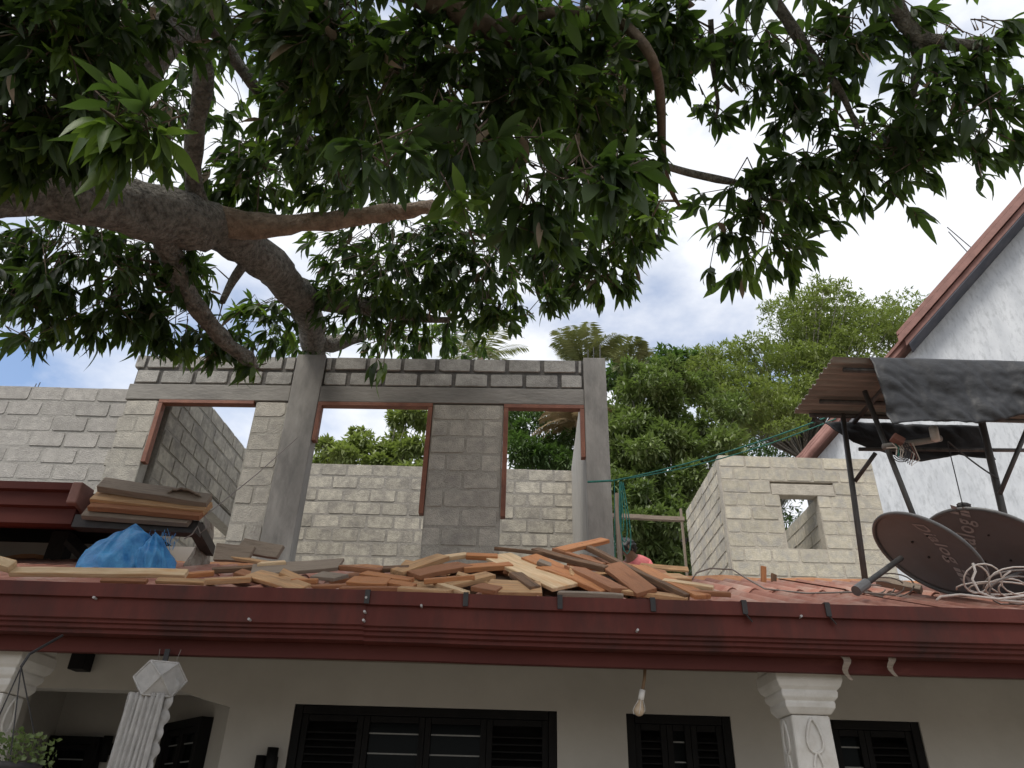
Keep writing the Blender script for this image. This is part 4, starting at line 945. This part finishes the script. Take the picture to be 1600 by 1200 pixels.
br([(330, 345, 6.0, 24), (400, 352, 6.0, 19), (470, 350, 5.8, 14), (560, 338, 5.6, 13), (630, 330, 5.5, 12), (675, 322, 5.4, 9)], m=m_bark3)
br([(475, 470, 7.6, 16), (540, 475, 7.5, 14), (620, 492, 7.4, 10), (700, 500, 7.4, 5)])
br([(480, 530, 8.3, 15), (520, 535, 8.4, 13), (570, 525, 8.5, 7)])
br([(348, 472, 6.3, 4), (362, 440, 6.4, 6), (390, 398, 6.4, 8)])
br([(318, 345, 5.9, 15), (300, 280, 5.7, 12), (308, 190, 5.5, 12), (318, 110, 5.4, 13), (300, 40, 5.3, 11), (270, -30, 5.2, 9)])
br([(-80, 340, 4.7, 34), (30, 270, 4.8, 34), (120, 180, 4.9, 32), (200, 110, 5.0, 30), (265, 35, 5.1, 28), (330, -60, 5.2, 26), (420, -170, 5.2, 20)], sub=6, n=16)
br([(330, 40, 5.3, 9), (370, 95, 5.4, 9), (420, 160, 5.5, 8), (470, 205, 5.5, 7), (500, 240, 5.6, 5)])
br([(430, 100, 5.6, 5), (440, 180, 5.6, 6), (480, 235, 5.6, 4)])
br([(420, -170, 5.2, 18), (520, -100, 4.4, 18), (610, -35, 4.0, 20), (690, 5, 3.9, 19), (760, 45, 3.8, 14), (800, 70, 3.8, 6)], m=m_bark2)
br([(760, 45, 3.8, 8), (860, 20, 4.0, 8), (960, 30, 4.2, 8), (1020, 90, 4.0, 7), (1032, 170, 4.4, 7), (1036, 255, 4.6, 6.5), (1050, 300, 4.7, 4), (1062, 322, 4.7, 2.5)], m=m_bark2)
br([(1036, 258, 4.6, 6), (1075, 270, 4.65, 6), (1120, 280, 4.7, 6), (1160, 290, 4.8, 4), (1210, 320, 4.8, 3)])
br([(960, -60, 4.6, 16), (1150, -50, 4.9, 15), (1330, -40, 5.0, 13), (1395, 5, 5.0, 11), (1428, 52, 5.0, 10), (1480, 66, 5.0, 8), (1545, 70, 5.0, 5)])
br([(1435, 60, 5.0, 8), (1432, 110, 5.0, 6), (1420, 165, 4.95, 4), (1380, 230, 4.9, 3)])
br([(1180, -45, 4.9, 9), (1230, 30, 4.9, 8), (1270, 90, 4.9, 7), (1310, 140, 4.9, 5), (1340, 200, 4.9, 3)])
br([(1110, 30, 4.9, 4), (1115, 100, 4.9, 4), (1130, 130, 4.9, 3), (1145, 143, 4.9, 2.5)])
br([(1112, 100, 4.9, 3), (1122, 160, 4.85, 3), (1118, 185, 4.85, 2)])

# clumps: u, v, D, rx px, ry px, whorls, leaf length scale, share of whorls in the lit leaf colour
CL = [
 (70, 95, 4.26, 130, 120, 59, 1, 0.19), (170, 40, 4.69, 120, 70, 42, 1, 0.08), (215, 205, 3.1, 60, 65, 15, 1, .6), (120, 215, 4.26, 90, 60, 31, 1, 0.35), (20, 210, 4.26, 70, 80, 28, 1, 0.05), (20, 20, 4.54, 100, 60, 31, 1, 0.05),
 (420, 30, 4.6, 90, 60, 26, 1, .05), (240, 150, 6.2, 110, 90, 46, 1, .12), (400, 250, 6.2, 110, 80, 55, 1, .22), (480, 160, 5.2, 80, 90, 40, 1, .08), (380, 300, 6.4, 70, 40, 20, 1, .1), (500, 60, 4.2, 90, 90, 36, 1, .05), (540, 250, 5.8, 90, 90, 50, 1, .1),
 (560, 130, 4.54, 110, 110, 63, 1, 0.1), (680, 130, 3.98, 120, 110, 56, 1, 0.09), (800, 150, 3.83, 120, 110, 56, 1, 0.09), (910, 110, 4.12, 110, 110, 56, 1, 0.08), (990, 60, 4.69, 80, 90, 45, 1, 0.05), (960, 220, 4.54, 75, 80, 38, 1, 0.09),
 (600, 240, 3.0, 60, 50, 5, 1.1, .1), (720, 230, 3.2, 90, 70, 14, 1, .06), (860, 280, 3.2, 90, 70, 14, 1, .08), (960, 290, 3.0, 50, 50, 8, 1.1, .05), (820, 360, 3.2, 60, 40, 6, 1.1, .2), (715, 318, 2.9, 12, 12, 2, 1, 1.),
 (620, 410, 7.0, 150, 80, 85, 1, .12), (760, 420, 6.8, 120, 90, 75, 1, .12), (890, 390, 6.4, 100, 75, 64, 1, .15), (980, 360, 6.0, 60, 70, 34, 1, .35), (1015, 350, 5.9, 32, 60, 15, 1, .9), (560, 470, 7.4, 100, 60, 46, 1, .1), (680, 480, 7.4, 90, 55, 40, 1, .12), (600, 530, 8.6, 110, 40, 36, 1, .25), (700, 535, 8.6, 70, 30, 20, 1, .25), (770, 500, 6.6, 40, 50, 14, 1, .3), (860, 480, 5.6, 25, 30, 6, .9, 0), (930, 440, 6.0, 60, 30, 14, 1, .1),
 (90, 400, 6.0, 110, 65, 60, 1, .04), (210, 420, 6.2, 100, 70, 62, 1, .05), (60, 480, 6.0, 70, 35, 24, 1, .03), (160, 500, 6.1, 90, 38, 36, 1, .03), (250, 510, 6.3, 70, 45, 32, 1, .08), (330, 540, 6.4, 60, 28, 22, 1, .12), (420, 505, 7.6, 60, 45, 30, 1, .3), (460, 540, 8.6, 50, 25, 14, 1, .3), (395, 575, 6.05, 25, 22, 5, 1, .15), (600, 566, 5.0, 20, 20, 2, 1, .7), (35, 535, 5.8, 30, 18, 5, 1, 0), (300, 430, 6.6, 45, 40, 14, 1, .15), (20, 420, 6.4, 50, 60, 20, 1, 0),
 (1200, 320, 4.8, 120, 80, 44, .95, .03), (1190, 390, 4.7, 90, 60, 26, .95, .1), (1270, 270, 4.8, 70, 60, 20, .95, 0), (1340, 220, 4.9, 95, 90, 42, .95, 0), (1420, 250, 4.9, 90, 50, 26, .95, 0), (1470, 150, 5.0, 100, 80, 40, .95, .02), (1550, 190, 5.0, 60, 70, 20, .95, 0), (1150, 70, 4.9, 90, 50, 26, .95, 0), (1260, 90, 4.9, 100, 70, 38, .95, 0), (1360, 60, 5.0, 90, 60, 28, .95, 0), (1540, 80, 5.1, 80, 50, 20, .95, .02), (1240, 180, 4.9, 60, 60, 18, .95, 0),
 (1110, 180, 4.85, 40, 26, 7, .85, .05), (1430, 332, 4.7, 8, 8, 2, 1, 0), (1180, 160, 4.8, 26, 20, 5, .85, 0), (1545, 275, 4.6, 12, 12, 1, 1, .2), (1070, 60, 4.6, 60, 70, 18, 1, 0),
 # backing clumps, and unseen ones above the picture added to cast shade
 (200, -700, 5.5, 600, 260, 90, 1.3, 0), (-300, -500, 6.5, 400, 350, 160, 1.3, 0), (600, -300, 8.0, 500, 200, 200, 1.3, 0), (200, -250, 8.0, 400, 250, 180, 1.3, 0),
 (300, 60, 7.5, 320, 120, 130, 1, .2), (700, 200, 7.6, 300, 160, 190, 1, .15), (150, 240, 7.4, 160, 90, 60, 1, .15), (900, 130, 6.8, 140, 150, 90, 1, .1), (600, 340, 7.8, 200, 80, 70, 1, .2),
 (200, -150, 4.2, 400, 130, 110, 1, .05), (800, -160, 3.6, 350, 140, 110, 1, .05), (1350, -130, 5.0, 330, 100, 90, 1, 0), (500, -420, 4.2, 700, 160, 120, 1, .0), (-220, 150, 4.6, 170, 240, 90, 1, 0), (-200, 450, 5.6, 160, 120, 60, 1, 0),
]
LT = [leaf_template(5, 1, .26, .3, .3), leaf_template(5, 1, .23, .5, .55, .014), leaf_template(5, 1, .29, .2, .15, .018), leaf_template(5, 1, .25, .45, .8, .012)]
recs = []   # position, T, N, length, variant, material index
twigs = MB()
nodep = [p for p, r in NODES]
for (u, v, D, rx, ry, nw, ls, lit_frac) in CL:
    C0 = PD(u, v, D); d = ray(u, v).normalized(); right = R_; up = d.cross(R_).normalized() * -1; up = R_.cross(d).normalized() if True else up
    ax, ay = rx * D / FPX, ry * D / FPX; az = max(.18, (ax + ay) * .5 * .9)
    # feeder twig from nearest limb node
    near = min(nodep, key=lambda p: (p - C0).length)
    if (near - C0).length < 1.3 and nw > 4 and D > 3.6 and v > -20:
        mid = near.lerp(C0, .5) + Vector((0, 0, .12)); r0 = min(.011, .005 + .004 * (near - C0).length)
        if nw <= 8: r0 *= .5
        twigs.tube([near, near.lerp(mid, .6), mid, mid.lerp(C0, .6), C0], [r0, r0 * .9, r0 * .75, r0 * .6, r0 * .4], 6)
    nw = int(nw * 1.22) if nw > 2 else nw
    if u > 1040 and v > 0: nw = max(1, int(nw * .74))
    elif D > 5.5 and v > 0: nw = int(nw * (1.0 if 480 < u < 1000 and v > 350 else .82))
    for k in range(nw):
        q = unit(1)[0] * (rng.random() ** .42)
        c = C0 + R_ * float(q[0]) * ax + up * float(q[1]) * ay + d * float(q[2]) * az
        outd = (c - C0); outd = outd.normalized() if outd.length > .01 else Vector((0, 0, -1))
        axd = (outd * .7 + Vector((0, 0, -.35)) + Vector(unit(1)[0]) * .5).normalized()
        st0 = c - axd * float(rng.uniform(.12, .3)) + Vector((0, 0, float(rng.uniform(0, .1))))
        twigs.tube([st0.lerp(C0, .35), st0, c], [.005, .004, .003], 4, cap=False)
        nl = int(rng.integers(7, 12)); b1 = axd.orthogonal().normalized(); b2 = axd.cross(b1)
        backlit = rng.random() < lit_frac
        for i in range(nl):
            an = 2.4 * i + float(rng.uniform(-.3, .3)); sp = float(rng.uniform(.45, 1.25))
            T = (axd * math.cos(sp) + (b1 * math.cos(an) + b2 * math.sin(an)) * math.sin(sp)); T = (T + Vector((0, 0, -.45)) + Vector(unit(1)[0]) * .35).normalized()
            Nn = (axd * -.3 + Vector((0, 0, .9)) + Vector(unit(1)[0]) * .35)
            L = float(rng.triangular(.07, .14, .215)) * ls
            mi_ = 1 if backlit else (2 if rng.random() < .012 else 0)
            recs.append((c - axd * float(rng.uniform(0, .07)), T, Nn, L, int(rng.integers(0, 4)), mi_))
POS = np.array([tuple(r[0]) for r in recs]); TT = np.array([tuple(r[1]) for r in recs]); NN = np.array([tuple(r[2]) for r in recs]); LL = np.array([r[3] for r in recs]); VV = np.array([r[4] for r in recs]); MI = np.array([r[5] for r in recs])
FR = frames(TT, NN)
# keep leaves clear of the camera's face
cdist = np.linalg.norm(POS - np.array(CAM), axis=1)
keep = cdist > 1.75
scr = np.array([proj(p + t * l * .5) for p, t, l in zip(POS, TT, LL)])
vis = keep & (scr[:, 0] > 0) & (scr[:, 0] < 1600) & (scr[:, 1] > 0) & (scr[:, 1] < 1200) & (scr[:, 2] > 0)
size = np.where(vis, LL / np.maximum(scr[:, 2], .1), 0)
big = set(np.argsort(-size)[:300].tolist())
lm = [m_leaf, m_leaf_lit, m_leafd]
LM = {}
for v_ in range(4):
    for k_ in range(3):
        o = MB(); o.v = [tuple(q) for q in LT[v_][0]]; o.f = LT[v_][1]; LM[v_, k_] = o.mesh('leaf', lm[k_], True)
for i in sorted(big):
    f_ = FR[i]; l = LL[i]; p = POS[i]
    M = Matrix(((f_[0, 0] * l, f_[0, 1] * l, f_[0, 2] * l, p[0]), (f_[1, 0] * l, f_[1, 1] * l, f_[1, 2] * l, p[1]), (f_[2, 0] * l, f_[2, 1] * l, f_[2, 2] * l, p[2]), (0, 0, 0, 1)))
    inst('leaf', LM[VV[i], MI[i]], M, mango)
mask = keep.copy(); mask[list(big)] = False
for k_ in range(3):
    Vs = []; 
    faces = LT[0][1]; nv = len(LT[0][0])
    for v_ in range(4):
        idx = np.where(mask & (VV == v_) & (MI == k_))[0]
        if len(idx) == 0: continue
        Vs.append((np.einsum('nij,kj->nki', FR[idx], LT[v_][0]) * LL[idx][:, None, None] + POS[idx][:, None, :]).reshape(-1, 3))
    V = np.concatenate(Vs); me = np_mesh('crown', V, faces, nv, len(V) // nv, lm[k_])
    o = bpy.data.objects.new('crown', me); COL.objects.link(o); attach(o, mango); o['kind'] = 'stuff'
tw_ = twigs.build('twigs', m_bark2, mango, True); tw_['kind'] = 'stuff'

# ------------------------------------------------------------------ background trees
def bg_tree(name, base, label, clumps, m, leafL, per, trunk_r, cat='tree', W=.3, group='trees behind the house', droop=.3, flat=.0, limbs=True, mbark=m_bark, backlit=None):
    """clumps: (u,v,Y,rx px,ry px); leaves in small rosettes spread over each clump's outer volume"""
    root = empty(name, base, label, cat, group); tv, tf = leaf_template(3, 1, W, .3, droop); nv = len(tv)
    allV = []; tb_ = MB(); base = Vector(base)
    cs = [(P(u, v, Y), rx, ry, Y) for u, v, Y, rx, ry in clumps]
    cen = sum((c for c, *_ in cs), Vector()) / len(cs); fork = Vector((base.x * .6 + cen.x * .4, base.y, base.z + (cen.z - base.z) * .8))
    if trunk_r: tb_.tube([base, base.lerp(fork, .5) + Vector((.1, 0, 0)), fork], [trunk_r, trunk_r * .8, trunk_r * .6], 10)
    for c, rx, ry, Y in cs:
        sc_ = (c - CAM).length / FPX; ax, ay = rx * sc_, ry * sc_; az = (ax + ay) * .5
        if trunk_r and limbs: tb_.tube([fork, fork.lerp(c, .5) + Vector((0, 0, -.15 * ay)), c], [trunk_r * .16, trunk_r * .09, trunk_r * .03], 6)
        n = int(2.6 * per * rx * ry / 1000); q = unit(n) * (rng.random((n, 1)) ** .33); pos = np.array(c) + q * np.array([ax, az, ay])
        outd = q / (np.linalg.norm(q, axis=1, keepdims=True) + 1e-6)
        k = 6
        posk = np.repeat(pos, k, axis=0) ; od = np.repeat(outd, k, axis=0)
        T = od * .45 + unit(n * k) * .9 + np.array([0, 0, .15 - flat]); Nn = np.array([0, 0, 1.]) + unit(n * k) * .4 + od * .3
        Lk = rng.uniform(.6, 1.15, n * k) * leafL; fr_ = frames(T, Nn)
        posk = posk + T / np.linalg.norm(T, axis=1, keepdims=True) * Lk[:, None] * .1
        allV.append((np.einsum('nij,kj->nki', fr_, tv) * Lk[:, None, None] + posk[:, None, :]).reshape(-1, 3))
    V = np.concatenate(allV); o = bpy.data.objects.new('crown', np_mesh('crown', V, tf, nv, len(V) // nv, m)); COL.objects.link(o); attach(o, root); o['kind'] = 'stuff'
    if tb_.v: tb_.build('trunk', mbark, root, True)
    return root
def jit(cl, n, s=1.):
    out = []
    for u, v, Y, rx, ry in cl:
        for k in range(n):
            a_ = random.uniform(0, 6.28); r = math.sqrt(random.random()) * .8; f_ = random.uniform(.32, .55)
            out.append((u + rx * r * math.cos(a_), v + ry * r * math.sin(a_), Y + random.uniform(-1, 1) * s, rx * f_, ry * f_ * .75))
    return out
bg_tree('broadleaf_tree', (4.6, 17, 0), 'dense bright green tree with leaf rosettes between grey column and cream hut',
        jit([(1010, 640, 16.5, 75, 60), (1060, 600, 17.5, 60, 45), (1000, 730, 15.5, 60, 55), (1080, 700, 16.5, 70, 60), (1000, 800, 15, 50, 50), (1040, 850, 15, 45, 45), (1130, 660, 17, 45, 50), (970, 860, 15.5, 40, 40), (1060, 780, 15.5, 40, 60), (980, 600, 17, 40, 40), (965, 690, 16.5, 35, 60), (968, 770, 16, 35, 60), (1030, 690, 16.8, 60, 60), (1040, 880, 15.5, 50, 40)], 8), m_bgA, .2, 70, .22, W=.3, droop=.2)
bg_tree('feathery_tree', (12, 27, 0), 'tall airy yellow green tree rising behind the cream hut and canopy',
        jit([(1310, 500, 26, 110, 55), (1240, 540, 26, 90, 55), (1370, 490, 27, 70, 45), (1190, 570, 26, 70, 50), (1330, 570, 25, 90, 50), (1250, 600, 25, 90, 45), (1150, 610, 24, 60, 40), (1200, 650, 24, 60, 35), (1400, 540, 27, 40, 50), (1130, 570, 25, 50, 40), (1100, 600, 24, 50, 40), (1080, 560, 25, 40, 25), (1160, 640, 25, 60, 50), (1290, 460, 26, 50, 25)], 11, 1.6), m_bgB, .2, 62, .32, W=.3, droop=.1, flat=.1)
bg_tree('small_leaved_tree', (10.5, 30, 0), 'paler thin tree seen low behind the hut under the feathery tree',
        jit([(1220, 690, 30, 60, 50), (1170, 720, 30, 60, 60), (1240, 790, 30, 50, 60), (1120, 740, 29, 50, 70), (1270, 640, 30, 60, 50)], 6, 1.5), m_bgC, .22, 40, .2, W=.3)
bg_tree('hedge_tree', (1.4, 19, 0), 'dark leafy tree seen through the right opening of the roofless room',
        jit([(840, 690, 18, 60, 55), (800, 660, 18.5, 40, 40), (880, 700, 18, 40, 40), (900, 640, 19, 40, 40), (850, 620, 20, 60, 40), (840, 760, 18, 70, 40)], 7), m_bgC, .2, 75, .2, W=.24)
bg_tree('pale_tree', (-3.4, 17.5, 0), 'light green tree seen through the middle opening above the back wall',
        jit([(530, 705, 17, 50, 30), (600, 690, 17.5, 50, 35), (650, 715, 17, 40, 30), (560, 740, 17, 70, 30), (640, 660, 18, 30, 30)], 7), m_bgB, .2, 90, .18, W=.35)
bg_tree('tall_back_tree', (2.4, 24, 0), 'green tree top behind the right end of the roofless room',
        jit([(970, 590, 23, 50, 35), (1010, 585, 24, 50, 35), (1040, 570, 25, 50, 30), (930, 620, 23, 50, 50)], 6), m_bgC, .3, 60, .2)
# palm fronds
def palm(name, crown, base, label, nf, fl, m, seed, lw=.035, dr=1.0, elm=-.1, group='palms behind the house'):
    r = random.Random(seed); root = empty(name, base, label, 'palm', group); c = Vector(crown)
    MB().tube([base, Vector(base).lerp(c, .5) + Vector((.15, 0, 0)), c], [.16, .13, .09], 10).build('trunk', m_bark2, root, True)
    for k in range(nf):
        a_ = 2 * math.pi * k / nf + r.uniform(-.2, .2); el = r.uniform(elm, 1.35); L = fl * r.uniform(.8, 1.1); d = Vector((math.cos(a_) * math.cos(el), math.sin(a_) * math.cos(el), math.sin(el)))
        pts = [c + d * L * t + Vector((0, 0, -dr * L * .42 * t * t)) for t in np.linspace(0, 1, 13)]
        mb = MB(); mb.tube(pts, [.018 * (1 - t * .85) for t in np.linspace(0, 1, 13)], 5)
        for i in range(1, 13):
            for h in (0, .33, .66):
                if i == 12 and h: break
                p = pts[i] if i == 12 else pts[i].lerp(pts[min(i + 1, 12)], h); t = (pts[i] - pts[i - 1]).normalized(); sd_ = t.cross(Vector((0, 0, 1))).normalized()
                ll = L * .26 * (1 - abs(i / 12 - .45) * 1.1) + .05
                for s_g in (-1, 1):
                    dirn = (sd_ * s_g * .8 + t * .55 + Vector((0, 0, -.45 + r.uniform(-.15, .15)))).normalized(); w_ = t * lw
                    mb.add([p - w_ * .5, p + dirn * ll * .5 + w_ * .5 + Vector((0, 0, .02)), p + dirn * ll, p + dirn * ll * .5 - w_ * .5], [(0, 1, 2, 3)])
        mb.build('frond', m, root)
palm('coconut_palm', P(752, 560, 22), (-.9, 22, 0), 'coconut palm with arching fronds above the middle of the block room', 14, 2.2, m_bgP, 3)
palm('feather_palm', P(912, 572, 19), (2.0, 19, 0), 'feathery palm with upright drooping fronds behind the grey corner column', 24, 2.1, m_bgP, 8, lw=.03, dr=1.15, elm=.75)
palm('dry_palm', P(905, 660, 17.5), (1.75, 17.5, 0), 'palm with dry brown fronds seen through the right opening', 18, 1.5, m_bgbr, 5, lw=.04, dr=1.5)
palm('thin_palm', P(985, 575, 21), (3.2, 21, 0), 'small palm with thin drooping fronds right of the grey corner column', 16, 1.7, m_bgP, 13, lw=.03, dr=1.2, elm=.6)
